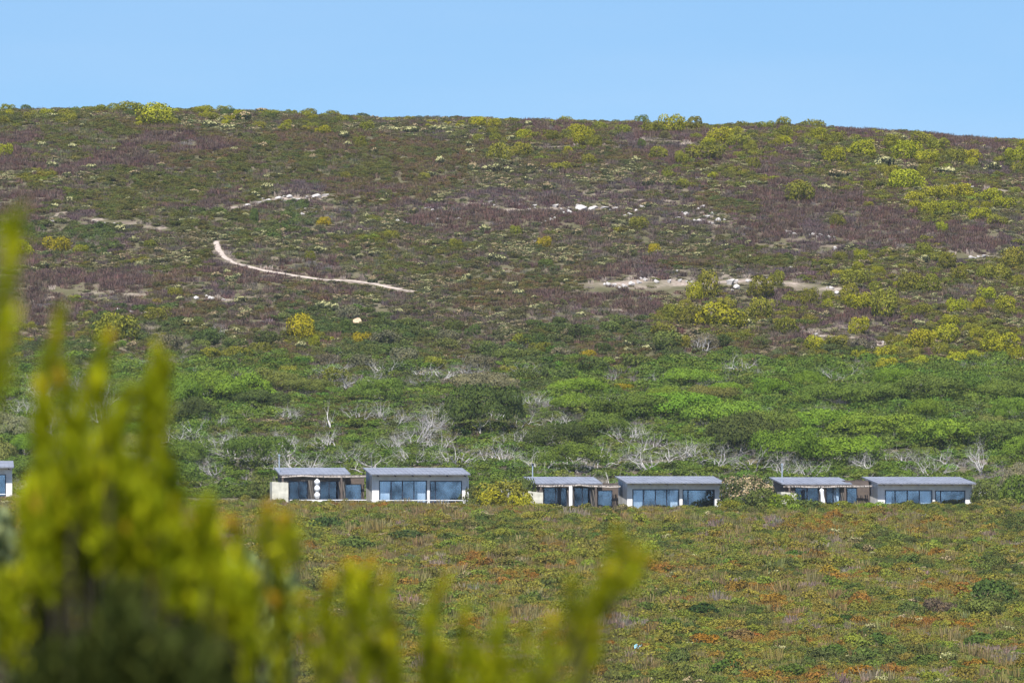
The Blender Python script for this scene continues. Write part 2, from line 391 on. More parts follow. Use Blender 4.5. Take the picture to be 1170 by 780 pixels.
M_sand = simple_mat('pale_sand', (.40, .335, .285), .95, .2, 1.2)
P, w, _k2 = BL[0]; w = .62
V = []; Fp = []
n = len(P)
for i in range(n):
    d = P[min(i + 1, n - 1)] - P[max(i - 1, 0)]; d = d / (np.linalg.norm(d) + 1e-9); nn = np.array([-d[1], d[0]])
    ww = w * (.35 + 1.1 * float(vnoise(np.array(i / 1.7), np.array(.5), 41))) * (0.45 + .55 * math.sin(math.pi * min(1, (i + 3) / (n + 3))) )
    for k in range(5):
        q = P[i] + nn * ww * (k / 4 - .5) * 2; V.append((q[0], q[1], float(height(q[0], q[1])) + .10 - .05 * abs(k - 2) / 2))
    if i:
        for k in range(4): Fp.append(((i - 1) * 5 + k, (i - 1) * 5 + k + 1, i * 5 + k + 1, i * 5 + k))
pm = raw_mesh('path', V, Fp, mats=[M_sand], smooth=True)
tag(link('path', pm), 'pale sandy track winding down across the brown slope', 'path', kind='structure')

# ------------------------------------------------------------------ uncountable low cover (geometry node scatter)
cover_src = bpy.data.collections.new('cover_sources')
src_list = []
def add_src(me):
    o = bpy.data.objects.new('cover_plant_%02d' % len(src_list), me); cover_src.objects.link(o); src_list.append(o)
INST = [M_leaf_i, M_cream, M_cream2]
for i in range(5): add_src(tussock('stalks', 400 + i, 60, 1.0, .055, .55))            # 0-4 upright stalks
for i in range(5): add_src(crown('low_shrub', 420 + i, 430, .082, 7, .7, INST, jit=.55)) # 5-9 leafy mounds
for i in range(4): add_src(crown('low_flowering', 440 + i, 400, .085, 7, .6, INST, .5, 1 + i % 2, jit=.5))  # 10-13
for i in range(3): add_src(dead_mesh('dry_twigs', 460 + i, M_stem_i, 2, stems=5, spreadf=1.6))             # 14-16
def cover(name, X, Y, kind, sc, tint, label, cat='ground cover'):
    Z = height(X, Y) - .03
    me = bpy.data.meshes.new(name); me.vertices.add(len(X)); me.vertices.foreach_set('co', np.stack([X, Y, Z], 1).astype(np.float32).ravel())
    a = me.attributes.new('kind_index', 'INT', 'POINT'); a.data.foreach_set('value', kind.astype(np.int32))
    a = me.attributes.new('grow', 'FLOAT_VECTOR', 'POINT'); a.data.foreach_set('vector', sc.astype(np.float32).ravel())
    a = me.attributes.new('turn', 'FLOAT_VECTOR', 'POINT')
    rot = np.zeros((len(X), 3), np.float32); rot[:, 2] = rng.uniform(0, 6.283, len(X)); rot[:, :2] = rng.normal(0, .09, (len(X), 2)); a.data.foreach_set('vector', rot.ravel())
    a = me.attributes.new('tint', 'FLOAT_COLOR', 'POINT'); a.data.foreach_set('color', np.concatenate([tint, np.ones((len(X), 1))], 1).astype(np.float32).ravel())
    o = link(name, me); tag(o, label, cat, kind='stuff')
    ng = bpy.data.node_groups.new(name, 'GeometryNodeTree')
    ng.interface.new_socket('Geometry', in_out='INPUT', socket_type='NodeSocketGeometry'); ng.interface.new_socket('Geometry', in_out='OUTPUT', socket_type='NodeSocketGeometry')
    N = ng.nodes; l = ng.links.new
    gi = N.new('NodeGroupInput'); go = N.new('NodeGroupOutput'); ip = N.new('GeometryNodeInstanceOnPoints'); ci = N.new('GeometryNodeCollectionInfo')
    ci.inputs['Collection'].default_value = cover_src; ci.inputs['Separate Children'].default_value = True; ci.inputs['Reset Children'].default_value = True
    def na(nm, ty):
        x = N.new('GeometryNodeInputNamedAttribute'); x.data_type = ty; x.inputs['Name'].default_value = nm; return x.outputs['Attribute']
    ip.inputs['Pick Instance'].default_value = True
    l(gi.outputs[0], ip.inputs['Points']); l(ci.outputs[0], ip.inputs['Instance']); l(na('kind_index', 'INT'), ip.inputs['Instance Index'])
    l(na('grow', 'FLOAT_VECTOR'), ip.inputs['Scale']); l(na('turn', 'FLOAT_VECTOR'), ip.inputs['Rotation']); l(ip.outputs[0], go.inputs[0])
    md = o.modifiers.new('scatter', 'NODES'); md.node_group = ng
    return o
def pick(pal, u):
    """pal: list of (weight, colour, kinds(lo,hi), size, height)"""
    w = np.array([p[0] for p in pal], float); return np.searchsorted(np.cumsum(w / w.sum()), u).clip(0, len(pal) - 1)
PAL = {  # weight, colour, source range, radius, height factor
 'g': [(6, (.102, .110, .034), (5, 9), .66, .85), (4, (.124, .126, .042), (5, 9), .6, .85), (2.6, (.120, .094, .070), (0, 4), .66, .8), (1.6, (.12, .125, .065), (0, 4), .65, .8), (.4, (.09, .10, .05), (10, 13), .6, .9)],
 'p': [(7, (.120, .084, .071), (0, 4), .72, .8), (4, (.100, .068, .056), (0, 4), .72, .8), (1.0, (.18, .155, .145), (14, 16), .6, .7), (1.1, (.095, .09, .05), (5, 9), .45, .8), (.8, (.18, .155, .145), (0, 4), .55, .7)],
 'b': [(4, (.120, .088, .058), (0, 4), .68, .8), (4, (.125, .112, .044), (5, 9), .58, .85), (1.6, (.135, .095, .05), (5, 9), .5, .8), (.7, (.15, .13, .115), (14, 16), .6, .8), (2, (.10, .11, .042), (5, 9), .58, .8)],
 'y': [(1.3, (.165, .170, .030), (5, 9), .72, .95), (3, (.12, .125, .038), (5, 9), .66, .9), (3, (.120, .085, .065), (0, 4), .66, .8), (1.6, (.11, .115, .05), (10, 13), .6, .9)],
 'c': [(2.2, (.105, .11, .06), (10, 13), .68, .9), (3.6, (.108, .110, .050), (5, 9), .64, .9), (2.8, (.122, .096, .078), (0, 4), .68, .8), (.9, (.165, .155, .13), (14, 16), .65, .9)],
 'w': [(5, (.112, .085, .080), (0, 4), .68, .7), (1.6, (.21, .185, .17), (14, 16), .6, .7), (1.5, (.10, .10, .055), (5, 9), .5, .7), (1, (.105, .105, .06), (10, 13), .5, .7)],
 'd': [(4, (.080, .105, .036), (5, 9), .85, .9), (4, (.105, .130, .045), (5, 9), .78, .9), (1.2, (.12, .10, .07), (0, 4), .7, .9), (1.4, (.19, .18, .155), (14, 16), .9, 1)],
 't': [(4, (.095, .145, .028), (5, 9), 1.0, 1), (4, (.118, .168, .032), (5, 9), 1.0, 1), (2.6, (.22, .21, .19), (14, 16), 1.2, 1.1)]}
def make_from_pal(X, Y, zid, letters, hscale=1.0, rs=1.0):
    n = len(X); kind = np.zeros(n, int); sc = np.ones((n, 3)); tint = np.zeros((n, 3))
    u = np.clip(fbm(X / 3.2, Y / 6.0, 77, 3) * 1.6 - .3, 0, 1) * .62 + rng.random(n) * .38
    u = np.argsort(np.argsort(u)) / n                     # patches and single plants mixed
    for zi, ch in enumerate(letters):
        m = np.where(zid == zi)[0]
        if not len(m): continue
        pal = PAL[ch]; q = pick(pal, u[m])
        for k, (w_, c_, rg, rad, hh) in enumerate(pal):
            mm = m[q == k]
            if not len(mm): continue
            kind[mm] = rng.integers(rg[0], rg[1] + 1, len(mm)); s = rad * rng.uniform(.6, 1.35, len(mm)) * rs
            sc[mm] = np.stack([s, s, s * hh * rng.uniform(.75, 1.2, len(mm)) * hscale], 1)
            v = rng.uniform(.8, 1.22, (len(mm), 1)); hsh = rng.normal(1, .07, (len(mm), 3)); tint[mm] = np.array(c_) * v * hsh
    return kind, sc, tint
# the slope
n = 105000
Y = np.sqrt(rng.uniform(700 ** 2, 1040 ** 2, n)); X = rng.uniform(-.095, .095, n) * Y
Z = height(X, Y); px, py = to_px(X, Y, Z)
j1 = (fbm(px / 60, py / 14, 5) - .5) * 170 + rng.normal(0, 6, n); j2 = (fbm(px / 70, py / 12, 6) - .5) * 46 + rng.normal(0, 2.5, n)
zid = zone(px, py, j1, j2)
b, cl = band_dist(X, Y)
keep = cl > 1.0 + rng.uniform(-.5, .6, n)
keep &= ~((b < 1.1) & (rng.random(n) < .25))
small = cl < 2.6
X, Y, zid, small = X[keep], Y[keep], zid[keep], small[keep]
kind, sc, tint = make_from_pal(X, Y, zid, ZL, .85, 1.12)
sc[small, 2] *= .6
b2, _ = band_dist(X, Y); on = (b2 < 1.5) & (rng.random(len(X)) < .5)
kind[on] = rng.integers(0, 5, on.sum()); sc[on] = np.array([.55, .55, .5]) * rng.uniform(.6, 1.3, (on.sum(), 1)); tint[on] = np.array([.34, .29, .25]) * rng.uniform(.5, 1.2, (on.sum(), 1))
cover('hillside_scrub', X, Y, kind, sc, tint, 'mixed low brown and olive scrub covering the long slope below the ridge', 'scrub')
# undergrowth between the thicket trees and around the chalets
n = 9000
Y = rng.uniform(650, 770, n); X = rng.uniform(-.095, .095, n) * Y
zid = np.full(n, ZL.index('t')); kind, sc, tint = make_from_pal(X, Y, zid, ZL, 1.0, 1.2)
sc[:, 2] *= .6
cover('thicket_undergrowth', X, Y, kind, sc, tint, 'dense green undergrowth between the thicket trees', 'undergrowth')
# the field
FP = [((.225, .140, .032), (5, 9)), ((.185, .176, .036), (5, 9)), ((.135, .158, .036), (5, 9)), ((.090, .112, .032), (5, 9)), ((.195, .155, .125), (0, 4)), ((.165, .145, .055), (0, 4)), ((.27, .25, .21), (14, 16)), ((.15, .15, .065), (10, 13)), ((.175, .195, .034), (5, 9)), ((.165, .138, .060), (0, 4))]
n = 84000
Y = rng.uniform(468, 652, n); X = rng.uniform(-.098, .098, n) * Y
def nz(v): return np.argsort(np.argsort(v)) / len(v)
A = nz(fbm(X / 4.2, Y / 8.5, 51, 3) + rng.normal(0, .035, n)); B = nz(fbm(X / 3.2, Y / 7.0, 61, 3) + rng.normal(0, .035, n))
px, py = to_px(X, Y, height(X, Y))
near = np.clip((py - 585) / 170, 0, 1); right = np.clip((px - 350) / 600, 0, 1)
q = np.full(n, 1)
q[A < .38] = 2; q[(A < .38) & (B < .40)] = 8; q[A < .13 + .06 * near] = 3
q[(A > .42) & (A < .62)] = np.where(B[(A > .42) & (A < .62)] > .5, 9, 1)
q[(A > .68) & (B > .82)] = 4; q[(A > .62) & (B <= .62)] = 9
q[(A > .80 - .16 * near) & (B < .10 + .46 * near * (.25 + .75 * right))] = 0
q[(A > .90) & (B > .72)] = 6
rr = rng.random(n); q[rr < .03] = 7; q[(rr > .03) & (rr < .13)] = 5; q[(rr > .13) & (rr < .24)] = 1; q[(rr > .24) & (rr < .29)] = 2
q[(rr > .29) & (rr < .34)] = 8
kind = np.zeros(n, int); sc = np.ones((n, 3)); tint = np.zeros((n, 3))
for k, (c_, rg) in enumerate(FP):
    m = q == k; s = rng.uniform(.28, .70, m.sum()) * np.where(rng.random(m.sum()) < .07, 1.7, 1); kind[m] = rng.integers(rg[0], rg[1] + 1, m.sum())
    sc[m] = np.stack([s, s, s * rng.uniform(.7, 1.15, m.sum())], 1); tint[m] = np.array(c_) * rng.uniform(.92, 1.2, (m.sum(), 1)) * rng.normal(1, .08, (m.sum(), 3))
sc[Y > 622] *= .75
hz_ = (Y > 635.5); kind = kind[~hz_]; sc = sc[~hz_]; tint = tint[~hz_]; X = X[~hz_]; Y = Y[~hz_]
cover('heath', X, Y, kind, sc, tint, 'orange, olive and green heath covering the field before the chalets', 'heath')

# ------------------------------------------------------------------ air
mb = MB(); mb.box(-9500, 9500, -3500, 6500, -72, 62)
hm, ht = new_mat('thin_air_haze'); ho = ht.nodes.new('ShaderNodeOutputMaterial'); hv = ht.nodes.new('ShaderNodeVolumePrincipled')
hv.inputs['Color'].default_value = (.80, .88, 1, 1); hv.inputs['Density'].default_value = .00006; hv.inputs['Anisotropy'].default_value = .2
ht.links.new(hv.outputs[0], ho.inputs['Volume'])
tag(mb.build('haze', [hm]), 'thin bluish air over the slope', 'haze', kind='stuff')

# ------------------------------------------------------------------ chalets
S = .0765
M_wall = simple_mat('lime_plaster', (.70, .685, .66), .9, .17, 1.5)
M_roof = simple_mat('grey_blue_roof_sheeting', (.205, .22, .265), .55, .22, .9, 0.0, .5)
M_frame = simple_mat('dark_window_frame', (.025, .035, .06), .5, .1, 4)
M_pole = simple_mat('weathered_pole', (.20, .17, .15), .9, .3, 3)
M_shade_wall = simple_mat('shade_toned_wall', (.13, .115, .10), .9, .25, 2)  # dark wall colour carries the deep shade under the pergola
M_palepole = simple_mat('pale_pole', (.42, .37, .33), .9, .25, 3)
M_darkwood = simple_mat('brown_post', (.11, .085, .07), .8, .2, 3)
M_curtain = simple_mat('white_curtain', (.75, .78, .82), .9, .06, 3)
M_room = simple_mat('room_shade_tone', (.05, .06, .085), .9, .2, 1)  # interior darkness put into the colour
M_white = simple_mat('white_canvas', (.78, .78, .80), .85, .05, 3)
M_steel = simple_mat('steel_flue', (.55, .60, .66), .35, .1, 3, .6)
M_stone = simple_mat('limestone_wall', (.52, .50, .42), .95, .22, 2.2)
def glass_mat(fac=.17, nm='blue_window_glass'):
    m, t = new_mat(nm); N = t.nodes; l = t.links.new
    o = N.new('ShaderNodeOutputMaterial'); tr = N.new('ShaderNodeBsdfTransparent'); tr.inputs[0].default_value = (.84, .89, .93, 1)
    g = N.new('ShaderNodeBsdfGlossy'); g.inputs['Roughness'].default_value = .03; g.inputs[0].default_value = (.62, .72, .86, 1)
    m2 = N.new('ShaderNodeMixShader'); gn = N.new('ShaderNodeTexNoise'); gn.inputs['Scale'].default_value = .9; gn.inputs['Detail'].default_value = 3; gp = N.new('ShaderNodeNewGeometry')
    gr = N.new('ShaderNodeMapRange'); gr.inputs['From Min'].default_value = .35; gr.inputs['From Max'].default_value = .65; gr.inputs['To Min'].default_value = fac * .45; gr.inputs['To Max'].default_value = fac * 1.6
    l(gp.outputs['Position'], gn.inputs['Vector']); l(gn.outputs['Fac'], gr.inputs['Value']); l(gr.outputs[0], m2.inputs[0])
    l(tr.outputs[0], m2.inputs[1]); l(g.outputs[0], m2.inputs[2]); l(m2.outputs[0], o.inputs[0]); return m
M_glass = glass_mat(); M_glass_dim = glass_mat(.075, 'shade_dimmed_glass')  # second copy has the pergola shade put in as a weaker reflection

def thing(name, loc, rz=0, label=None, cat=None, group=None):
    o = bpy.data.objects.new(name, None); col.objects.link(o); o.location = loc; o.rotation_euler = (0, 0, rz); o.empty_display_size = .5
    return tag(o, label, cat, group)
def roof(parent, W, z0, depth, over, rise, left=.75, right=.25):
    """lean-to roof: low edge in front, high edge at the back, ribbed sheeting on top"""
    mb = MB(); y0, y1 = -over, depth + .35; x0, x1 = -left, W + right
    n = int((x1 - x0) / .38)
    def zz(y): return z0 + rise * (y - y0) / (y1 - y0)
    mb.add([(x0, y0, zz(y0) - .10), (x1, y0, zz(y0) - .10), (x1, y1, zz(y1) - .10), (x0, y1, zz(y1) - .10),
            (x0, y0, zz(y0)), (x1, y0, zz(y0)), (x1, y1, zz(y1)), (x0, y1, zz(y1))],
           [(0, 3, 2, 1), (4, 5, 6, 7), (0, 1, 5, 4), (1, 2, 6, 5), (2, 3, 7, 6), (3, 0, 4, 7)])
    for i in range(n + 1):
        x = x0 + .04 + (x1 - x0 - .08) * i / n
        mb.add([(x - .03, y0 - .02, zz(y0) + .004), (x + .03, y0 - .02, zz(y0) + .004), (x + .03, y1, zz(y1) + .004), (x - .03, y1, zz(y1) + .004),
                (x - .02, y0 - .02, zz(y0) + .022), (x + .02, y0 - .02, zz(y0) + .022), (x + .02, y1, zz(y1) + .022), (x - .02, y1, zz(y1) + .022)],
               [(4, 5, 6, 7), (0, 1, 5, 4), (1, 2, 6, 5), (2, 3, 7, 6), (3, 0, 4, 7)])
    return mb.build('roof', [M_roof], parent), zz
def shell(parent, W, depth, openings, ztop, zz, zb=-.6, wm=None):
    """front wall with real openings, side and back walls, floor, inner room"""
    t = .28
    mb = MB(); xs = 0.0
    for (a, b, za, zt) in openings:
        mb.box(xs, a, 0, t, zb, ztop); mb.box(a, b, 0, t, zt, ztop); mb.box(a, b, 0, t, zb, za); xs = b
    mb.box(xs, W, 0, t, zb, ztop)
    for x in (0, W - t):       # gable walls, tops following the roof
        y0, y1 = t, depth
        mb.add([(x, y0, zb), (x + t, y0, zb), (x + t, y1, zb), (x, y1, zb), (x, y0, zz(y0) - .12), (x + t, y0, zz(y0) - .12), (x + t, y1, zz(y1) - .12), (x, y1, zz(y1) - .12)],
               [(0, 3, 2, 1), (4, 5, 6, 7), (0, 1, 5, 4), (1, 2, 6, 5), (2, 3, 7, 6), (3, 0, 4, 7)])
    mb.box(t, W - t, depth - t, depth, zb, zz(depth) - .14)
    w = mb.build('wall', [wm or M_wall], parent)
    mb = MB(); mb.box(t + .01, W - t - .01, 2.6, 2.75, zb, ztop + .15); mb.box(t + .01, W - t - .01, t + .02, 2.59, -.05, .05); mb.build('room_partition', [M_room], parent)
    return w
def window(parent, a, b, za, zt, bars, curtains=(), name='window', gm=None):
    fr = MB(); y0, y1 = .05, .13; f = .09
    fr.box(a, b, y0, y1, zt - f, zt - .003); fr.box(a, b, y0, y1, za + .003, za + f * .8)
    fr.box(a + .003, a + f, y0, y1, za + f * .8, zt - f); fr.box(b - f, b - .003, y0, y1, za + f * .8, zt - f)
    for x in bars: fr.box(x - .045, x + .045, y0 + .002, y1 - .002, za + f * .8, zt - f)
    w = fr.build(name, [M_frame], parent)
    g = MB(); g.box(a + f, b - f, .085, .097, za + f * .8, zt - f); g.build('pane', [gm or M_glass], w)
    for (c0, c1) in curtains:
        cm = MB(); n = max(4, int((c1 - c0) / .07)); V = []; 
        for i in range(n + 1):
            x = c0 + (c1 - c0) * i / n; y = .155 + .03 * (i % 2); V += [(x, y, za + .05), (x, y, zt - .1), (x, y + .02, zt - .1), (x, y + .02, za + .05)]
        Fq = []
        for i in range(n):
            for k in range(4): Fq.append((i * 4 + k, i * 4 + (k + 1) % 4, (i + 1) * 4 + (k + 1) % 4, (i + 1) * 4 + k))
        cm.add(V, Fq); cm.build('curtain', [M_curtain], w)
    return w

def px_at(px, Y): return (px - 585) / F * Y
def bigger_unit(pxl, pxr, eave_row, base_row, rot, Y0, label, win_y, doors, pane, detail):
    """pxl, pxr: ends of the low roof edge; eave_row: its row; doors / pane: photo columns of the two openings and their bars"""
    X0 = px_at(pxl, Y0); th = R(rot); s = Y0 / F
    zb = (LEVEL - base_row) * s - .35; ze = (LEVEL - eave_row) * s
    ov = .88
    c, sn = math.cos(th), math.sin(th)
    org = Vector((X0 + .25 + ov * -sn * -1 * 0, Y0, zb)) + Vector((-sn, c, 0)) * ov
    W = (pxr - pxl) * s / c - .25 - .15
    t = thing('chalet', org, th, label, 'chalet', 'chalets in a row below the thicket')
    H = ze - zb
    r_, zz = roof(t, W, H, 5.2, ov, .56, .25, .15)
    def lx(px): return (px_at(px, Y0 + ov) - org.x) / c
    ztop = zz(0) - .11; zt = (LEVEL - win_y) * s - zb
    ops = [(lx(doors[0]), lx(doors[-1]), .08, zt), (lx(pane[0]), lx(pane[-1]), .08, zt - .03)]
    shell(t, W, 5.2, ops, ztop, zz)
    (a, b, za, z1) = ops[0]
    window(t, a, b, za, z1, [lx(p) for p in doors[1:-1]], [(a + .14, lx(doors[1]) - (.12 if detail != 3 else .3)), (lx(doors[-2]) + (.32 if detail < 3 else .08), b - .14)] if detail != 0 else [], 'sliding_door')
    (a, b, za, z1) = ops[1]; window(t, a, b, za, z1, [lx(p) for p in pane[1:-1]])
    for i in range(6):
        x = .45 + (W - .75) * i / 5; mb = MB(); mb.tube([(x, -ov + .14, H - .20), (x, -.002, zz(0) - .20)], .07, 8); mb.build('rafter', [M_palepole if detail > 1 else M_darkwood], t)
    mb = MB(); mb.box(-.1, W + .1, -1.75, -.003, -.5, .06)
    dk = mb.build('deck', [M_pole], t)
    if detail in (1, 0):
        mb = MB(); mb.box(-.3, W - .6, -1.9, -1.84, .30, .36)
        for i in range(7): x = -.25 + (W - .45) * i / 6.5; mb.box(x, x + .05, -1.838, -1.80, -.4, .33)
        mb.build('rail', [M_white], t)
    if detail == 1:
        mb = MB(); mb.tube([(W - .02, -.25, H - .25), (W + .04, -.10, H - .7), (W + .02, -.10, .0)], .05, 8); mb.build('downpipe', [M_white], t)
    return t, org, c, sn, zb
def smaller_unit(pxl, pxr, eave_row, base_row, rot, Y0, label, flue, pergola, doors, detail, side_win):
    X0 = px_at(pxl, Y0); th = R(rot); s = Y0 / F; zb = (LEVEL - base_row) * s - .35; ze = (LEVEL - eave_row) * s
    c, sn = math.cos(th), math.sin(th); ov = .30
    org = Vector((X0 + .3, Y0, zb)) + Vector((-sn, c, 0)) * ov
    W = (pxr - pxl) * s / c - .3 - .45; H = ze - zb
    t = thing('small_chalet', org, th, label, 'chalet', 'small chalets with pole pergolas')
    r_, zz = roof(t, W, H, 5.0, ov, .56, .3, .45)
    def lx(px, y=0): return (px_at(px, Y0 + ov + y) - org.x + y * sn) / c
    zt = 2.02; ztop = zz(0) - .11
    xs = [lx(p) for p in doors]; mid = lx(doors[2])
    ops = [(xs[0], xs[1], .08, zt), (xs[3], xs[4], .08, zt)]
    shell(t, W, 5.0, ops, ztop, zz, wm=M_shade_wall)
    a, b, za, z1 = ops[0]; window(t, a, b, za, z1, [a + (b - a) * .52], [], 'sliding_door', M_glass_dim)
    a, b, za, z1 = ops[1]; window(t, a, b, za, z1, [a + (b - a) * .5], [(a + (b - a) * .55, b - .15)] if detail == 3 else [], 'sliding_door', M_glass_dim)
    # pergola of rough poles
    rr = np.random.default_rng(int(pxl)); x0, x1 = lx(pergola[0], -2.1), lx(pergola[1], -2.1); zp = (LEVEL - pergola[2]) * s - zb
    pg = MB()
    for (y, z) in ((-2.1, zp), (-.15, zp + .02)):
        pts = [(x, y + rr.normal(0, .03), z + rr.normal(0, .035)) for x in np.linspace(x0, x1, 9)]; pg.tube(pts, .075, 7, 1)
    k = int((x1 - x0) / .14)
    for i in range(k + 1):
        x = x0 + .05 + (x1 - x0 - .1) * i / k + rr.normal(0, .03); r0 = rr.uniform(.03, .055); ext = rr.uniform(.02, .14)
        pg.tube([(x, -2.1 - ext, zp + .11 + rr.normal(0, .015)), (x + rr.normal(0, .05), .05, zp + .12)], r0, 5)
    pg.build('pergola', [M_pole, M_palepole], t)
    for p in pergola[3]:
        mb = MB(); x = lx(p, -2.1); mb.tube([(x, -2.1, -.5), (x + .02, -2.1, zp * .5), (x, -2.1, zp - .05)], [.11, .10, .09], 8); mb.build('post', [M_darkwood], t)
    mb = MB(); mb.box(x0, x1 - .1, -2.4, -.003, -.5, .05); mb.build('deck', [M_pole], t)
    if detail == 1:
        mb = MB(); mb.box(x0 + .5, x1, -2.52, -2.46, .33, .39)
        for i in range(7): x = x0 + .6 + (x1 - x0 - .8) * i / 6.5; mb.box(x, x + .05, -2.458, -2.42, -.4, .36)
        mb.build('rail', [M_white], t)
    # the linking room set back under the pergola, with its window
    a = W + .002; b = lx(pergola[1]) - .1
    mb = MB(); wa, wb = lx(side_win[0], .6), lx(side_win[1], .6)
    mb.box(a, wa, .6, .8, -.6, 2.3); mb.box(wa, wb, .6, .8, 1.75, 2.3); mb.box(wa, wb, .6, .8, -.6, .35); mb.box(wb, b, .6, .8, -.6, 2.3)
    mb.box(a, b, 2.2, 2.4, -.6, 2.3); mb.box(a, b, .58, 2.42, 2.302, 2.38)
    mb.build('linking_wall', [M_darkwood], t)
    fr = MB()
    fr.box(wa, wb, .66, .72, 1.68, 1.747); fr.box(wa, wb, .66, .72, .353, .42); fr.box(wa + .003, wa + .07, .66, .72, .42, 1.68); fr.box(wb - .07, wb - .003, .66, .72, .42, 1.68)
    w = fr.build('window', [M_frame], t); g = MB(); g.box(wa + .07, wb - .07, .685, .695, .42, 1.68); g.build('pane', [M_glass], w)
    # flue
    x = lx(flue[0], 1.2); zf = (LEVEL - flue[1]) * s - zb; fl = MB(); y = 1.2
    fl.tube([(x, y, zz(y) - .05), (x, y, zf - .12)], .055, 10); fl.build('flue', [M_steel], t)
    cp = MB(); cp.tube([(x, y, zf - .16), (x, y, zf - .03), (x, y, zf)], [.10, .10, .02], 10)
    cw = cp.build('cowl', [M_frame if detail == 2 else M_steel], t); cw.parent = [ch for ch in t.children if ch.name.startswith('flue')][0]
    return t, org, c, sn, zb

bigger_unit(423, 537.5, 541, 571, 6.9, 639, 'larger grey-roofed chalet beside the pergola that has a lumpy folded parasol', 548.5, (433, 447, 460, 473, 488), (491, 497.5, 528), 1)
bigger_unit(715, 829, 550.8, 578, 7.7, 639, 'larger chalet between the straight white pillar and the bushy cream-topped tree', 558.5, (722.5, 735.5, 749, 762, 776.5), (780, 786.5, 817), 2)
bigger_unit(1002, 1116, 551.5, 575, 9.3, 639, 'larger chalet at the end of the row beside the leaning white parasol', 559.5, (1011, 1023, 1037, 1051, 1066), (1069, 1075.5, 1104), 3)
bigger_unit(-98, 15.5, 533, 564, 4.5, 639, 'chalet mostly out of view with only its corner and white pier showing', 541, (-88, -74, -61, -48, -33), (-29, -22, 6.5), 0)
smaller_unit(319, 400.5, 541, 571, 6.5, 640.5, 'small grey-roofed chalet behind the lumpy folded white parasol', (319, 518.5), (322, 418, 544.5, (323, 390)), (330, 352, 0, 365, 387), 1, (394, 413))
smaller_unit(608, 688.5, 551.5, 578, 7.5, 640.5, 'small chalet whose pergola rests on one straight white pillar', (608.5, 529.5), (616, 709, 555.5, (618, 681)), (621, 648, 0, 656, 675), 2, (683, 700))
smaller_unit(893, 974, 552, 575, 9.3, 640.5, 'small chalet half hidden by bushes with a leaning white parasol', (893.5, 529), (900, 997, 556, (902, 966)), (908, 936, 0, 944, 961), 3, (968, 980))

def garden_wall(px0, px1, row0, row1, slope, label, Y0=637.3):
    s = Y0 / F; x0, x1 = px_at(px0, Y0), px_at(px1, Y0); z0 = (LEVEL - row1) * s - .6; z1 = (LEVEL - row0) * s
    mb = MB(); rr = np.random.default_rng(int(px0)); n = 7
    for i in range(n):
        a = (x1 - x0) * i / n; b = (x1 - x0) * (i + 1) / n; za = z1 - z0 - slope * i / n + rr.normal(0, .012)
        mb.box(a, b - (.0015 if i < n - 1 else 0), 0, .35, 0, za)
    mb.box(-.35, -.002, -.1 + .1, 2.2, 0, z1 - z0 + .02)
    o = mb.build('garden_wall', [M_stone]); o.location = (x0, Y0, z0); o.rotation_euler = (0, 0, R(7)); tag(o, label, 'wall', 'garden walls at the pergola ends')
garden_wall(315.5, 329.5, 550.5, 570, 0.05, 'tall cream garden wall beside the pergola with the lumpy folded parasol')
garden_wall(605, 620.5, 561, 577, .12, 'sloping pale garden wall next to the pergola with the straight white pillar')
garden_wall(897, 910, 562, 574, .12, 'low pale garden wall almost hidden by the bushes near the leaning parasol')

def closed_parasol(px, row_top, row_base, lumpy, lean, label, name='folded_parasol', Y0=637.2):
    s = Y0 / F; X = px_at(px, Y0); H = (row_base - row_top) * s + .35; zb = (LEVEL - row_base) * s - .35
    t = thing(name, (X, Y0, zb), 0, label, 'parasol'); t.rotation_euler = (0, lean, 0)
    mb = MB(); mb.tube([(0, 0, 0), (0, 0, H)], .03, 8); mb.build('pole', [M_darkwood], t)
    mb = MB(); n = 14; zs = np.linspace(.38, H - .03, 26); V = []; 
    for z in zs:
        u = (z - .38) / (H - .41)
        if lumpy: r = .10 + .14 * abs(math.sin(u * math.pi * 3 + .15)) ** .8
        else: r = .16 + .02 * math.sin(u * 9)
        r *= min(1, (1 - u) * 9 + .1)
        for k in range(n):
            a = 2 * math.pi * k / n; rr_ = r * (1 + .12 * (k % 2)); V.append((rr_ * math.cos(a), rr_ * math.sin(a), z))
    Fq = [(i * n + k, i * n + (k + 1) % n, (i + 1) * n + (k + 1) % n, (i + 1) * n + k) for i in range(len(zs) - 1) for k in range(n)]
    mb.add(V, Fq); mb.build('canopy', [M_white], t, True)
    mb = MB(); mb.box(-.45, .45, -.3, .3, -.2, .22); mb.build('base', [M_wall], t)
closed_parasol(362.5, 546, 569.5, True, 0, 'white folded parasol tied in three lumps at the pergola')
closed_parasol(941, 557, 576, False, R(-6), 'white folded parasol leaning a little among green bushes')
s = 637.6 / F; mb = MB(); mb.box(-.14, .14, -.14, .14, -.6, (577.5 - 556.5) * s + .1)
mb.box(-.19, .19, -.19, .19, -.65, -.25)
o = mb.build('pillar', [M_white]); o.location = (px_at(652, 637.6), 637.6, (LEVEL - 577.5) * s); tag(o, 'straight white pillar holding up the front pole of a pergola', 'pillar')

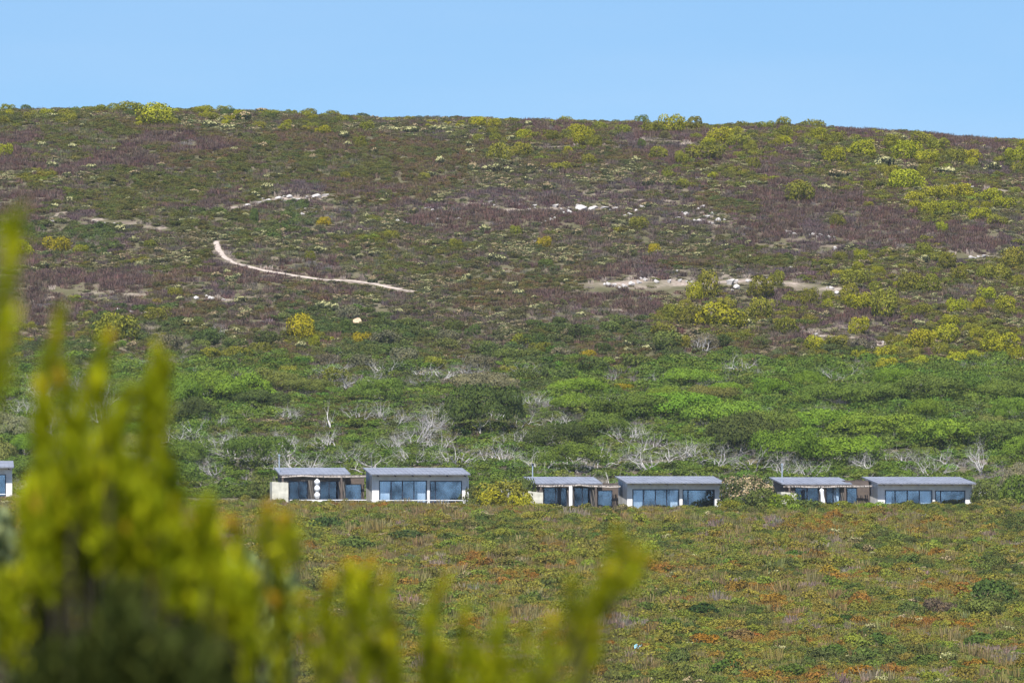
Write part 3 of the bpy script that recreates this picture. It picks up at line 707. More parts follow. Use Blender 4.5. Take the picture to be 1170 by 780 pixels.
# ------------------------------------------------------------------ single plants, each an object with a describable place
REG = []      # (object, kind noun, colour words, px, py)
def zdown(x, y): return float(height(x, y))
def put(name, me, px, py, w, h, color, noun, cat, group, Y=None, rz=None, sink=.05, squash=1.0, extra=None):
    """px: column of the foot, py: row of the foot; w, h in photo pixels"""
    if Y is None: g = ground(px, py)
    else: g = Vector((px_at(px, Y), Y, 0)); g.z = zdown(g.x, g.y)
    s = g.y / F; o = bpy.data.objects.new(name, me); col.objects.link(o)
    rx = w * s / 2 / .93; o.location = (g.x, g.y + rx * .3, g.z - sink); o.rotation_euler = (0, 0, random.uniform(0, 6.28) if rz is None else rz)
    zext = getattr(me, '_zz', None) or ZX.setdefault(me.name, max(v.co.z for v in me.vertices))
    o.scale = (rx, rx, h * s / zext); o.color = (*color, 1); tag(o, None, cat, group)
    REG.append([o, noun, px, py - h / 2, w]); return o
ZX = {}
def jit(c, v=.18, hj=.06):
    f = random.uniform(1 - v, 1 + v); return tuple(max(.01, q * f * random.uniform(1 - hj, 1 + hj)) for q in c)
YG = (.26, .265, .022); OLV = (.185, .19, .030); GOLD = (.29, .235, .018); DKG = (.078, .108, .032); MID = (.115, .145, .04); BRI = (.145, .215, .022)
ylist = [(66,290,34,16,'gold'),(22,293,34,16,'y'),(90,291,20,9,'y'),(130,394,54,32,'o'),(345,389,36,26,'gold'),(359,397,16,12,'y'),(412,394,24,12,'gold'),(200,340,20,9,'o'),(4,180,20,13,'y'),
 (145,130,32,17,'o'),(178,143,48,22,'y'),(112,129,26,11,'o'),(222,125,24,13,'y'),(203,120,22,11,'o'),(235,131,24,11,'y'),(190,127,22,10,'o'),(354,134,20,12,'o'),(330,133,18,9,'o'),(380,133,22,12,'o'),(310,134,22,10,'o'),
 (412,169,18,11,'o'),(566,164,16,10,'o'),(569,185,30,18,'o'),(564,156,14,9,'o'),(665,166,28,18,'y'),(680,168,18,11,'o'),(630,162,18,11,'o'),(595,180,26,15,'o'),(686,150,20,9,'o'),(745,153,24,13,'o'),(770,152,28,16,'y'),(793,149,20,12,'o'),
 (822,164,28,14,'y'),(843,170,26,13,'o'),(858,174,14,10,'o'),(779,189,16,13,'o'),(806,184,38,16,'o'),(752,182,24,11,'o'),(862,192,15,9,'o'),(673,187,18,9,'o'),
 (895,159,20,12,'o'),(877,149,18,8,'o'),(895,146,18,9,'o'),(937,162,22,12,'y'),(955,166,20,12,'o'),(930,146,30,11,'o'),(886,169,14,8,'o'),(954,187,28,15,'y'),(943,177,16,9,'o'),(985,180,34,15,'y'),(1019,170,24,13,'o'),
 (1037,183,30,18,'y'),(1054,168,26,13,'o'),(1072,173,22,12,'o'),(1060,187,24,12,'y'),(1057,206,18,14,'o'),(1095,186,20,12,'o'),(1112,184,18,10,'y'),(1111,192,15,9,'y'),(1163,187,22,15,'y'),(1167,199,20,11,'o'),
 (1036,217,40,18,'y'),(1020,206,20,13,'o'),(915,230,30,17,'o'),(913,218,20,9,'o'),(1077,265,12,9,'y'),(957,259,17,10,'o'),(1056,295,18,13,'o'),(1081,309,20,16,'o'),(1097,323,18,14,'o'),(1158,307,26,19,'o'),(1142,322,26,16,'o'),
 (983,297,17,9,'y'),(980,310,14,8,'y'),(975,327,32,15,'o'),(1041,335,28,19,'o'),(1061,336,26,18,'o'),(888,327,16,14,'o'),(808,340,26,24,'o'),(794,344,18,17,'y'),(868,342,30,21,'o'),(869,365,28,20,'o'),(824,375,48,23,'y'),
 (831,355,20,12,'o'),(789,372,28,19,'o'),(767,366,20,14,'o'),(924,350,18,16,'o'),(947,346,14,11,'o'),(970,348,22,19,'o'),(984,355,28,16,'y'),(1010,364,33,28,'o'),(946,354,14,9,'y'),(981,382,21,15,'y'),(899,382,24,15,'o'),
 (932,402,24,14,'y'),(1052,362,26,12,'o'),(1092,359,24,14,'y'),(1119,356,16,12,'y'),(1088,374,18,11,'y'),(1052,399,32,18,'y'),(1082,391,30,16,'y'),(1142,407,38,22,'y'),(1013,411,24,12,'y'),(1058,391,20,11,'y'),
 (1013,426,22,13,'y'),(1095,419,26,13,'y'),(1050,421,22,11,'y'),(1115,414,20,11,'y'),(1160,413,22,13,'y'),(1000,335,16,10,'o'),(1130,345,22,13,'y'),(1150,357,24,15,'y'),(1164,330,18,12,'o'),(1125,318,16,10,'o'),
 (622,285,18,12,'gold'),(748,290,16,9,'gold'),(590,270,14,10,'o'),(729,262,26,12,'o'),(1116,388,18,11,'y'),(1020,395,18,10,'o'),(985,415,20,11,'y'),(1075,407,20,12,'o'),(830,432,48,7,'gold'),(710,447,26,7,'gold'),(672,410,22,8,'gold'),(780,400,20,12,'o'),
 (520,284,16,9,'o'),(370,258,18,8,'gold'),(355,297,14,8,'o'),(172,284,16,8,'o'),(485,205,16,6,'o'),(640,196,30,9,'o'),(395,205,14,7,'o'),(1010,200,16,8,'o'),(1100,228,34,14,'y'),(1070,228,28,12,'y'),(1130,232,30,13,'y'),(1062,246,24,12,'y'),(1090,247,30,13,'y'),(1120,252,26,11,'y'),(1150,240,26,11,'y'),(1045,232,22,10,'y'),(1140,257,20,9,'o'),(1108,240,18,9,'o')]
for i, (px, py, w, h, c) in enumerate(ylist):
    cc = {'y': YG, 'o': OLV, 'gold': GOLD}[c]; noun = {'y': 'yellow-green bush', 'o': 'olive green bush', 'gold': 'golden yellow bush'}[c]
    sz = 'broad ' if w > 27 else ('small ' if w < 17 else '')
    put('bush', bush_me[i % 6], px, py, w * (1.3 if px > 750 else 1.12), (h * (1.34 if px > 750 else 1.22) + 2) * (.72 if py < 136 and px < 440 else 1), jit(cc, .15), sz + noun, 'bush', 'rounded bushes scattered over the slope')
used = [(p[0], p[1]) for p in ylist]
for _i in range(70):
    _x = random.uniform(0, 430) if _i < 48 else random.uniform(430, 1000); _b = float(np.interp(_x, CX, CR)) + random.uniform(5, 20); _w = random.uniform(12, 26)
    _c, _n = random.choice([(YG, 'yellow-green bush'), (OLV, 'olive green bush'), (OLV, 'olive green bush'), ((.13, .14, .05), 'dull green bush')])
    if all(abs(_x - a) > 9 or abs(_b - b) > 3 for a, b in used): put('bush', bush_me[_i % 6], _x, _b, _w, _w * .55, jit(_c, .15), _n, 'bush', 'rounded bushes scattered over the slope'); used.append((_x, _b))
def scatter_zone(letters, n, mind, rows=(112, 430), seed=1, cols=(0, 1170)):
    r = np.random.default_rng(seed); out = []; tries = 0
    while len(out) < n and tries < 30000:
        tries += 1; x = r.uniform(*cols); y = r.uniform(*rows)
        if letters:
            z = ZL[int(zone(np.array([x]), np.array([y]), 0, 0)[0])]
            if z not in letters: continue
        if y < np.interp(x, CX, CR) + 3: continue
        if any(abs(x - a) < mind and abs(y - b) < mind * .42 for a, b in used[:] ): continue
        out.append((x, y)); used.append((x, y))
    return out
for i, (px, py) in enumerate(scatter_zone('y', 46, 15, seed=3)):
    w = random.uniform(11, 22); c = random.choice(['y', 'o', 'o']); sz = 'small ' if w < 17 else ''
    put('bush', bush_me[i % 6], px, py, w, w * random.uniform(.5, .68), jit({'y': YG, 'o': OLV}[c], .2), sz + {'y': 'yellow-green bush', 'o': 'olive green bush'}[c], 'bush', 'rounded bushes scattered over the slope')
rs = np.random.default_rng(21); x = -4
while x < 1012:
    w = rs.uniform(10, 25); row = float(np.interp(x, CX, CR)); c, nn = [(YG, 'yellow-green bush'), (OLV, 'olive green bush'), (OLV, 'olive green bush'), (DKG, 'dark green bush'), ((.17, .16, .07), 'pale olive bush')][rs.integers(0, 5)]
    put('bush', bush_me[int(rs.integers(0, 6))], x, row + rs.uniform(-1, 7), w, w * rs.uniform(.45, .62) * (.95 if x < 440 else .85), jit(c, .2), nn, 'bush', 'rounded bushes scattered over the slope', sink=.25)
    x += rs.uniform(6, 13) if x < 440 else rs.uniform(12, 30)
# cream-topped shrubs
crl = [(275,140,32,15),(240,147,28,11),(258,149,20,9),(300,131,24,9),(102,136,16,8),(62,136,20,8),(330,148,22,8),(450,152,22,9),(468,153,24,10),(484,154,22,9),(500,152,22,11),(515,156,20,8),(290,151,16,7),(550,151,12,8),(503,188,18,11),(541,196,18,12),(563,198,26,13),(582,199,20,10),(183,191,16,7),(60,192,22,9),(102,194,16,8),
       (742,213,18,13),(727,188,14,12),(1008,191,32,14),(960,205,34,13),(1135,197,30,13),(1085,200,26,11),(1145,176,16,10),(860,212,20,8),(215,300,18,9),(182,290,18,9),(226,310,14,9),(205,345,18,8),(245,363,20,9),(373,358,28,17),(273,346,22,9),(1015,292,20,11),(567,302,28,14),(850,217,16,6),(740,238,24,9)]
for i, (px, py, w, h) in enumerate(crl):
    put('flowering_bush', cream_me[i % 6], px, py, w, h, jit((.085, .095, .05), .2), ('broad ' if w > 24 else '') + 'cream-topped shrub', 'shrub', 'shrubs topped with cream flowers on the slope')
used += [(p[0], p[1]) for p in crl]
for i, (px, py) in enumerate(scatter_zone('cgyb', 150, 13, seed=5, rows=(125, 420))):
    w = random.uniform(9, 18); pale = i % 3
    put('flowering_bush', cream_me[i % 6], px, py, w, w * random.uniform(.5, .7), jit((.085, .095, .05), .25), ('small ' if w < 13 else '') + 'cream-topped shrub', 'shrub', 'shrubs topped with cream flowers on the slope')
# dark green shrubs of the slope and the seam above the thicket
dl = [(40,122,24,14),(8,118,14,14),(408,134,28,13),(733,143,18,14),(733,169,14,12),(395,380,24,17),(762,401,44,26),(978,411,32,18),(222,244,30,10),(250,246,26,11),(290,254,12,18),(33,268,22,12),(624,305,22,11),(660,388,34,20),(612,398,34,20),(605,412,30,16),(690,404,30,14),(820,398,30,18),(465,378,30,17),(480,388,30,16),(435,392,34,22),(520,380,26,16),(305,394,36,18),(440,410,36,18),(510,400,34,16),(540,385,22,16),
      (850,447,50,16),(890,444,46,16),(1150,134+30,10,5),(270,400,34,16),(230,400,30,14),(870,395,26,12),(640,372,26,12),(700,380,26,12),(560,410,40,20),(460,430,44,20),(730,425,44,22),(680,430,46,24),(640,440,46,24)]
for i, (px, py, w, h) in enumerate(dl):
    put('shrub', bush_me[(i + 3) % 6], px, py, w, h, jit(DKG if i % 3 else MID, .2), ('broad ' if w > 30 else '') + 'dark green shrub', 'shrub', 'dark green shrubs on the slope')
for i, (px, py) in enumerate(scatter_zone('dg', 44, 22, seed=8, rows=(352, 440))):
    w = random.uniform(22, 42); c = random.choice([DKG, MID, OLV, (.15, .14, .09)])
    noun = {DKG: 'dark green shrub', MID: 'mid green shrub', OLV: 'olive green bush'}.get(c, 'grey-green shrub')
    put('shrub', bush_me[i % 6], px, py, w, w * random.uniform(.4, .6), jit(c, .15), noun, 'shrub', 'shrubs along the upper edge of the thicket')

# pale rocks
M_rock = simple_mat('pale_quartzite', (.43, .40, .38), .9, .22, 1.5)
M_rock2 = simple_mat('ochre_boulder', (.60, .42, .28), .9, .22, 1.5)
def rock_mesh(seed, m):
    import bmesh
    r = np.random.default_rng(seed); bm = bmesh.new(); bmesh.ops.create_icosphere(bm, subdivisions=3, radius=1)
    pl = [(Vector(r.normal(0, 1, 3).tolist()).normalized(), r.uniform(.3, .8)) for _ in range(12)]
    for v in bm.verts:
        for nrm, d in pl:
            q = v.co.dot(nrm)
            if q > d: v.co -= nrm * (q - d)
        v.co *= 1 + r.normal(0, .012)
    me = bpy.data.meshes.new('rock'); bm.to_mesh(me); bm.free(); me.materials.append(m); return me
rock_me = [rock_mesh(500 + i, M_rock) for i in range(5)]; rock_o = rock_mesh(520, M_rock2)
def rock(px, py, w, h, me=None, noun='pale rock'):
    g = ground(px, py); s = g.y / F; o = bpy.data.objects.new('rock', me or random.choice(rock_me)); col.objects.link(o)
    o.location = (g.x, g.y, g.z + h * s * .25); o.scale = (w * s / 1.6, w * s / 1.6 * .8, h * s / 1.5); o.rotation_euler = (0, 0, random.uniform(-.4, .4))
    tag(o, None, 'rock', 'pale rocks showing through the scrub'); REG.append([o, noun, px, py, w])
rl = [(320,228,12,5),(332,226,10,5),(340,229,8,4),(364,226,16,6),(372,224,10,4),(296,232,9,3),(284,235,9,3),(308,230,9,4),(346,246,9,5),(356,247,8,5),(350,240,8,4),(341,240,7,3),(362,243,7,4),(60,254,9,4),(112,255,8,4),(120,257,7,4),(131,257,8,4),(142,262,7,3),(45,240,7,4),
      (595,236,7,4),(610,236,9,4),(606,241,7,3),(635,237,9,6),(650,244,9,8),(660,236,12,5),(666,241,18,9),(678,239,7,4),(692,239,16,5),(703,239,8,4),(733,238,9,6),(720,246,9,5),(785,246,9,5),(775,250,8,4),(803,238,7,6),(808,249,10,5),(815,246,8,6),(822,254,9,7),(800,254,9,5),(812,256,8,5),(630,252,7,5),(618,256,7,4),
      (502,240,10,4),(490,238,7,3),(560,232,7,4),(565,235,6,3),(455,254,8,5),(466,256,7,4),(500,252,8,5),(525,251,8,4),(620,354,6,4),(612,277,6,4),(733,312,6,4),(760,301,5,4),(773,311,5,4),
      (730,324,8,7),(738,321,8,6),(750,323,7,6),(722,326,8,6),(713,328,7,6),(765,323,6,6),(777,322,6,5),(790,324,8,5),(835,325,12,10),(843,330,10,7),(855,322,8,5),(872,321,8,5),(695,326,7,6),(702,327,7,5),(900,266,7,5),(908,268,7,4),(930,269,7,5),(938,270,7,5),(948,272,8,5),(955,286,6,6),(905,308,9,5),(950,330,7,5),(957,336,7,5),
      (1000,398,10,5),(1010,392,8,4),(958,388,8,4),(932,383,7,4),(136,356,12,5),(150,357,8,4),(167,359,8,5),(225,342,8,5),(241,342,9,6),(255,343,7,4),(108,362,7,4),(1110,295,8,5),(1125,294,9,5),(1135,296,7,4),(1110,215,8,4),(1047,428,9,5),(1060,427,8,4),(1048,436,6,4),(560,182,6,3),(522,177,6,3)]
for (px, py, w, h) in rl:
    rock(px, py, w * .9, h * .95, None, 'pale flat rock' if w > 2.2 * h else 'pale rock')
    if w > 6: rock(px + random.choice((-1, 1)) * w * random.uniform(.5, .8), py + random.uniform(-3, 4), w * .5, h * .6, None, 'small pale rock')
rock(409, 372, 16, 10, rock_o, 'cream ochre boulder'); rock(828, 411, 9, 7, rock_o, 'orange boulder'); rock(817, 408, 8, 5, None, 'pale rock')

# thicket trees: trunk and crown
TREES = []
def tree(px, py, w, h, color, noun, Y=None):
    """py: row of the foot on the ground"""
    if Y is None: g = ground(px, py, 655, 1000)
    else: g = Vector((px_at(px, Y), Y, 0)); g.z = zdown(g.x, g.y)
    s = g.y / F; rr_ = w * s / 2 / .95; H = h * s; k = len(TREES)
    t = thing('tree', (g.x, g.y, g.z), 0, None, 'tree', 'trees of the green thicket')
    me = tree_me[k % len(tree_me)]; zx = ZX.setdefault(me.name, max(v.co.z for v in me.vertices))
    o = bpy.data.objects.new('crown', me); col.objects.link(o); o.parent = t; o.color = (*color, 1)
    o.location = (0, 0, H * .12); o.scale = (rr_, rr_ * random.uniform(.85, 1.1), H * .9 / zx); o.rotation_euler = (0, 0, random.uniform(0, 6.28))
    o = bpy.data.objects.new('trunk', trunk_me[k % 4]); col.objects.link(o); o.parent = t
    o.scale = (rr_ * .75, rr_ * .75, H * .62); o.rotation_euler = (0, 0, random.uniform(0, 6.28))
    TREES.append(t); REG.append([t, noun, px, py - h * .6, w]); return t
def dead(px, py, w, h, me=None, tone=.40, Y=None, noun='leafless grey tree'):
    if Y is None: g = ground(px, py, 655, 1000)
    else: g = Vector((px_at(px, Y), Y, 0)); g.z = zdown(g.x, g.y)
    s = g.y / F; me = me or random.choice(dead_me)
    if me.name not in ZX: ZX[me.name] = max(v.co.z for v in me.vertices); 
    key = me.name + 'x'
    if key not in ZX: ZX[key] = np.percentile([math.hypot(v.co.x, v.co.y) for v in me.vertices], 96)
    o = bpy.data.objects.new('dead_tree', me); col.objects.link(o); o.location = (g.x, g.y, g.z - .05); q = w * s / 2 / ZX[key]
    o.scale = (q, q, h * s / ZX[me.name]); o.rotation_euler = (0, 0, random.uniform(0, 6.28)); v = tone * random.uniform(.85, 1.15)
    o.color = (v, v * .94, v * .90, 1); tag(o, None, 'dead tree', 'leafless grey trees in the thicket'); REG.append([o, noun, px, py - h * .6, w])
TD = (.070, .092, .028); TM = (.105, .155, .030); TB = (.130, .210, .026); TL = (.165, .180, .050); TG = (.18, .18, .11)
# ordered far to near; rows are where the foot meets the ground (hidden behind nearer trees)
T1 = [(552,497,98,60,TD,'dark round tree'),(230,462,80,40,TB,'bright green tree'),(280,464,76,40,TB,'bright green tree'),(325,472,60,34,TM,'mid green tree'),(205,470,60,40,TB,'bright green tree'),
      (1060,462,90,34,TM,'mid green tree'),(1110,456,90,34,TM,'mid green tree'),(1150,462,70,30,TM,'mid green tree'),(1000,464,80,28,TM,'mid green tree'),(950,466,90,28,TM,'mid green tree'),
      (850,520,96,50,TD,'dark green tree'),(880,512,80,44,TM,'mid green tree'),(900,535,90,50,TB,'bright green tree'),(780,480,110,34,TB,'bright green tree'),(720,484,100,36,TM,'mid green tree'),(830,490,100,34,TB,'bright green tree'),(660,492,70,34,TD,'dark green tree'),
      (690,500,60,30,TM,'mid green tree'),(940,500,110,34,TB,'bright green tree'),(1010,505,120,34,TB,'bright green tree'),(1080,512,110,34,TB,'bright green tree'),(1140,515,90,36,TM,'mid green tree'),(960,530,110,34,TB,'bright green tree'),
      (245,520,60,34,TD,'dark green tree'),(290,535,80,40,TM,'mid green tree'),(300,545,60,50,TD,'dark green tree'),(260,556,70,40,TM,'mid green tree'),(225,560,60,36,TM,'mid green tree'),(210,535,60,36,TM,'mid green tree'),
      (400,520,60,28,TL,'pale olive tree'),(430,500,60,34,TL,'pale olive tree'),(345,500,70,34,TM,'mid green tree'),(385,540,60,28,TB,'bright green tree'),(640,515,80,34,TD,'dark green tree'),(605,505,60,28,TM,'mid green tree'),
      (485,535,60,30,TM,'mid green tree'),(530,540,60,36,TM,'mid green tree'),(655,540,80,36,TM,'mid green tree'),(600,535,50,30,TL,'pale olive tree')]
DL = [(115,462,34,40),(60,500,50,44),(105,520,34,30),(232,508,50,24),(275,515,60,26),(262,500,44,18),(320,510,40,26),(485,492,54,38),(470,520,40,20),(448,505,30,20),(625,496,56,20),(640,500,40,18),(610,455,36,16),(690,455,44,14),(730,512,44,24),(700,545,40,40),(720,548,40,38),(748,548,44,38),
      (775,545,44,40),(800,546,50,42),(826,545,40,38),(850,545,50,40),(875,545,40,36),(905,548,44,30),(960,474,60,18),(985,478,40,12),(940,470,40,14),(1010,545,54,38),(1040,540,50,34),(1065,545,44,32),(1095,540,40,32),(1115,545,36,30),(590,540,60,34),(565,545,46,30),(620,545,60,26),(640,552,54,26),
      (400,436,44,16),(425,430,30,12),(500,424,50,14),(480,432,36,12),(960,428,50,16),(845,420,34,24),(805,390,28,16),(380,550,30,30),(430,532,60,26),(500,556,50,28),(462,548,50,22),(540,552,40,22),(1120,530,36,40),(980,545,36,22),(895,535,40,22),(340,535,60,28),(530,455,30,12),(250,375,20,10),(1140,432,30,10),(1050,440,40,12),(330,470,30,16),(410,470,40,18),
      (700,428,18,16),(570,470,30,12),(210,500,40,22),(300,520,44,24),(350,530,40,24),(395,520,44,22),(440,470,34,22),(500,480,44,24),(520,520,50,22),(655,520,40,18),(680,525,44,26),(735,528,50,28),(765,520,44,22),(812,524,50,26),(855,528,50,26),(890,520,44,20),(930,545,44,24),(960,540,40,22),(990,528,44,20),(1030,520,50,18),(1080,522,44,18),(1150,540,40,20),(245,480,30,14),(590,500,40,16),(90,440,34,20),(30,470,40,30),(1105,470,40,10),(870,470,30,10),(440,418,40,12),(380,420,34,12),(540,420,34,10),(760,430,34,12),(600,420,30,12),(500,505,40,26),(470,500,44,30),(455,478,36,20),(505,470,34,20),(570,520,44,26),(615,528,44,22),(640,480,40,16),(600,478,36,14),(720,495,40,22),(745,505,40,20),(790,515,44,22),(840,512,44,18),(920,535,40,20),(1000,515,40,16),(1060,535,50,24),(50,450,40,34),(75,480,40,34),(120,480,30,40),(240,535,40,22),(380,505,44,26),(330,505,44,22),(420,545,40,24)]
tp = [(t_[0], t_[1] - t_[3] * .4) for t_ in T1]
def in_gap(x, y): return any(abs(x - a) < w_ * .42 + 8 and b - 6 <= y < b + 26 for a, b, w_, h_ in DL)
T1 = [t_ for t_ in T1 if t_[2] > 70 or not in_gap(t_[0], t_[1])]
r_ = np.random.default_rng(11)
for row, hh in ((452, 26), (468, 28), (486, 30), (505, 32), (526, 34), (545, 34)):
    x = -50 + r_.uniform(0, 30)
    while x < 1240:
        y = row + r_.uniform(-8, 8); w = r_.uniform(44, 84)
        if not in_gap(x, y) and all(abs(x - a) > 24 or abs(y - hh * .4 - b) > 9 for a, b in tp):
            right_ = x > 640
            c, nn = random.choices([(TD, 'dark green tree'), (TM, 'mid green tree'), (TB, 'bright green tree'), (TL, 'pale olive tree'), (TG, 'grey-green tree')], (1.2, 4, 11 if right_ and y < 530 else 3, 3, 3 if not (right_ and y < 520) else .5))[0]
            T1.append((x, y, w, hh * r_.uniform(.75, 1.15), c, nn))
        x += r_.uniform(38, 62)
for (px, py, w, h, c, nn) in T1:
    if py > 549: tree(px, py, w, h, jit(c, .16, .08), nn, Y=658 + (560 - min(py, 556)) * .8)
    else: tree(px, py, w, h, jit(c, .16, .08), nn)
for i, (px, py, w, h) in enumerate(DL):
    if py > 539: dead(px, py, w * 1.4, h * 1.0, None, random.uniform(.33, .46), Y=651.5 + random.uniform(0, 3))
    else: dead(px, py + 12, w * 1.5, h * 1.0 + 12, None, random.uniform(.33, .46))
dead(380, 494, 46, 40, dead_big[0], .62, None, 'tall forked bare tree'); dead(215, 506, 40, 30, dead_big[1], .60, None, 'bent bare pale tree'); dead(672, 549, 44, 38, dead_big[0], .6, 653, 'tall forked bare tree')
dead(238, 462, 16, 22, dead_big[1], .5, None, 'thin bare pale tree'); dead(708, 552, 34, 44, dead_big[1], .6, 654, 'thin bare pale tree')

# bushes along the chalet row
row_b = [(838,583,32,15,TM,'full green bush beside the last pier of the second large chalet',635),(600,574,30,30,MID,'green bush behind the sloping garden wall',640),(300,574,34,34,MID,'green bush behind the tall cream garden wall',641),(575,582,70,36,OLV,'broad olive bush between two chalets',636),(560,580,44,22,YG,'yellow-green bush hiding a chalet corner',634),(597,584,34,22,YG,'bright yellow bush touching the sloping garden wall',633.5),(545,582,30,16,MID,'grey-green bush beside the downpipe',634),
         (870,584,50,28,MID,'green bush in front of the cream-topped tree',634),(893,584,44,22,BRI,'bright green bush below the low garden wall',633),(920,584,50,15,MID,'green bush in front of the leaning parasol deck',633),(958,582,40,11,OLV,'low olive bush before the pergola post',633),(1004,582,34,10,BRI,'bright low bush at a chalet corner',633),(985,583,40,9,BRI,'bright low bush beside the dark linking room',633),
         (1025,582,40,8,MID,'flat dark bush under the sliding door',633),(1060,581,50,7,DKG,'flat dark green bush under the window',633),(835,582,34,12,OLV,'low olive bush at a white pier',633),(790,584,50,8,OLV,'low bush under the right window',633),(1140,582,60,14,TL,'pale bush past the end chalet',633),(1125,576,40,30,MID,'round green bush past the end chalet',640),(1160,580,50,40,TM,'tall green bush by the last chalet',642),
         (625,586,40,12,OLV,'small olive bush before the sloping wall',633),(320,578,20,10,OLV,'small olive bush at the foot of the cream wall',634),(555,572,30,30,TM,'green bush behind a downpipe',642),(535,574,30,22,MID,'green bush right of the first pair',641)]
for i, (px, py, w, h, c, lab, Y) in enumerate(row_b):
    o = put('bush', bush_me[i % 6], px, py, w, h, jit(c, .1), lab, 'bush', None, Y=Y, sink=.1)
    s = Y / F; o.location.z = (LEVEL - py) * s - .25; o.scale.z = (h * s + .25) / ZX[o.data.name]; REG.pop(); o['label'] = lab
o = put('flowering_tree', blossom_me, 852, 584, 74, 47, (.075, .095, .03), 'x', 'tree', None, Y=637); REG.pop(); s = 637 / F
o.location.z = (LEVEL - 584) * s - .25; o.scale.z = (47 * s) / ZX[o.data.name]; o['label'] = 'large bushy tree with a cream-brown flowering top between two chalets'

# field bushes
OR = (.26, .14, .022)
fl = [(1135,692,70,30,(.075,.12,.03),'broad bright green bush'),(1125,706,54,22,(.13,.16,.04),'pale green bush'),(798,704,54,16,(.035,.065,.02),'dark flat bush'),(590,702,30,12,(.03,.06,.025),'dark blue-green bush'),(316,604,30,14,(.14,.10,.05),'brown domed bush'),(384,590,24,8,(.36,.26,.09),'straw yellow tuft'),(372,606,50,16,(.06,.10,.03),'dark green bush'),(400,628,60,16,(.10,.14,.035),'light green bush'),
      (470,618,56,14,(.06,.09,.03),'dark green bush'),(520,622,50,14,(.08,.11,.03),'mid green bush'),(575,640,44,16,(.16,.15,.04),'olive bush'),(640,645,40,12,(.16,.15,.035),'olive bush'),(660,626,40,9,(.10,.12,.03),'mid green bush'),(805,612,40,11,(.10,.15,.03),'light green bush'),(914,640,50,13,(.07,.13,.025),'bright green bush'),(940,650,28,8,(.30,.26,.09),'straw yellow tuft'),(990,668,28,9,(.28,.25,.08),'straw yellow tuft'),
      (1008,638,24,10,(.30,.27,.10),'straw yellow tuft'),(1085,638,34,11,(.32,.27,.10),'straw yellow tuft'),(1110,642,26,10,(.32,.25,.09),'straw yellow tuft'),(1150,646,36,12,(.24,.20,.06),'straw yellow tuft'),(1045,646,36,15,(.15,.16,.04),'olive bush'),(1075,705,50,22,(.13,.10,.07),'grey brown bush'),(1062,680,40,14,(.24,.15,.03),'orange brown bush'),(806,738,50,16,OR,'orange brown bush'),(845,735,50,18,(.17,.12,.05),'brown bush'),
      (960,712,30,12,(.05,.09,.02),'dark green bush'),(1000,738,50,16,(.07,.12,.03),'bright green bush'),(950,752,40,18,(.08,.13,.03),'bright green bush'),(830,772,60,20,(.07,.12,.025),'bright green bush'),(900,775,50,18,(.09,.13,.025),'bright green bush'),(760,722,50,16,(.08,.12,.025),'bright green bush'),(1115,740,50,18,(.08,.13,.03),'bright green bush'),(1150,735,46,16,(.12,.16,.03),'light green bush'),
      (1100,720,44,12,OR,'orange brown bush'),(980,775,56,16,OR,'orange brown bush'),(1060,762,46,16,(.10,.14,.03),'light green bush'),(700,742,30,12,(.28,.13,.02),'orange brown bush'),(740,700,36,14,(.09,.13,.03),'bright green bush'),(880,690,40,14,(.24,.15,.03),'orange brown bush'),(640,660,44,12,(.20,.14,.035),'orange brown bush'),(500,655,50,12,(.22,.15,.04),'orange brown bush'),(1020,690,34,12,(.09,.12,.03),'mid green bush'),
      (770,655,50,10,(.12,.15,.03),'light green bush'),(700,668,40,10,(.09,.11,.03),'mid green bush'),(860,660,34,9,(.10,.13,.03),'mid green bush'),(600,608,50,10,(.13,.14,.04),'olive bush'),(730,600,40,9,(.15,.14,.03),'olive bush'),(545,604,50,12,(.15,.15,.05),'olive bush'),(450,600,40,10,(.18,.15,.04),'olive bush'),(900,605,40,8,(.20,.13,.03),'orange brown bush'),(980,602,40,8,(.21,.13,.03),'orange brown bush'),(1060,600,46,9,(.22,.13,.03),'orange brown bush'),(1100,610,50,10,(.12,.13,.04),'olive bush')]
for i, (px, py, w, h, c, noun) in enumerate(fl):
    put('field_bush', mound_me[i % 5], px, py, w, h * 1.15, c, noun, 'bush', 'low bushes in the field before the chalets', sink=.12)
# pale blue scrap of litter
g = ground(729, 746); mb = MB(); rr = np.random.default_rng(4)
V = [(x * .09, y * .06, .10 * math.sin(x * 1.3 + y) + rr.normal(0, .02) + .15) for y in range(-3, 4) for x in range(-3, 4)]
V += [(a, b, c - .02) for a, b, c in V]
Fq = [(j * 7 + i, j * 7 + i + 1, (j + 1) * 7 + i + 1, (j + 1) * 7 + i) for j in range(6) for i in range(6)]
mb.add(V, Fq + [tuple(49 + q for q in reversed(f)) for f in Fq]); o = mb.build('plastic_scrap', [simple_mat('pale_blue_plastic', (.35, .65, .75), .4, .05)]); o.location = (g.x, g.y, g.z + .38); o.rotation_euler = (R(50), 0, 0)
tag(o, 'small pale blue plastic scrap lying among orange heath', 'litter')

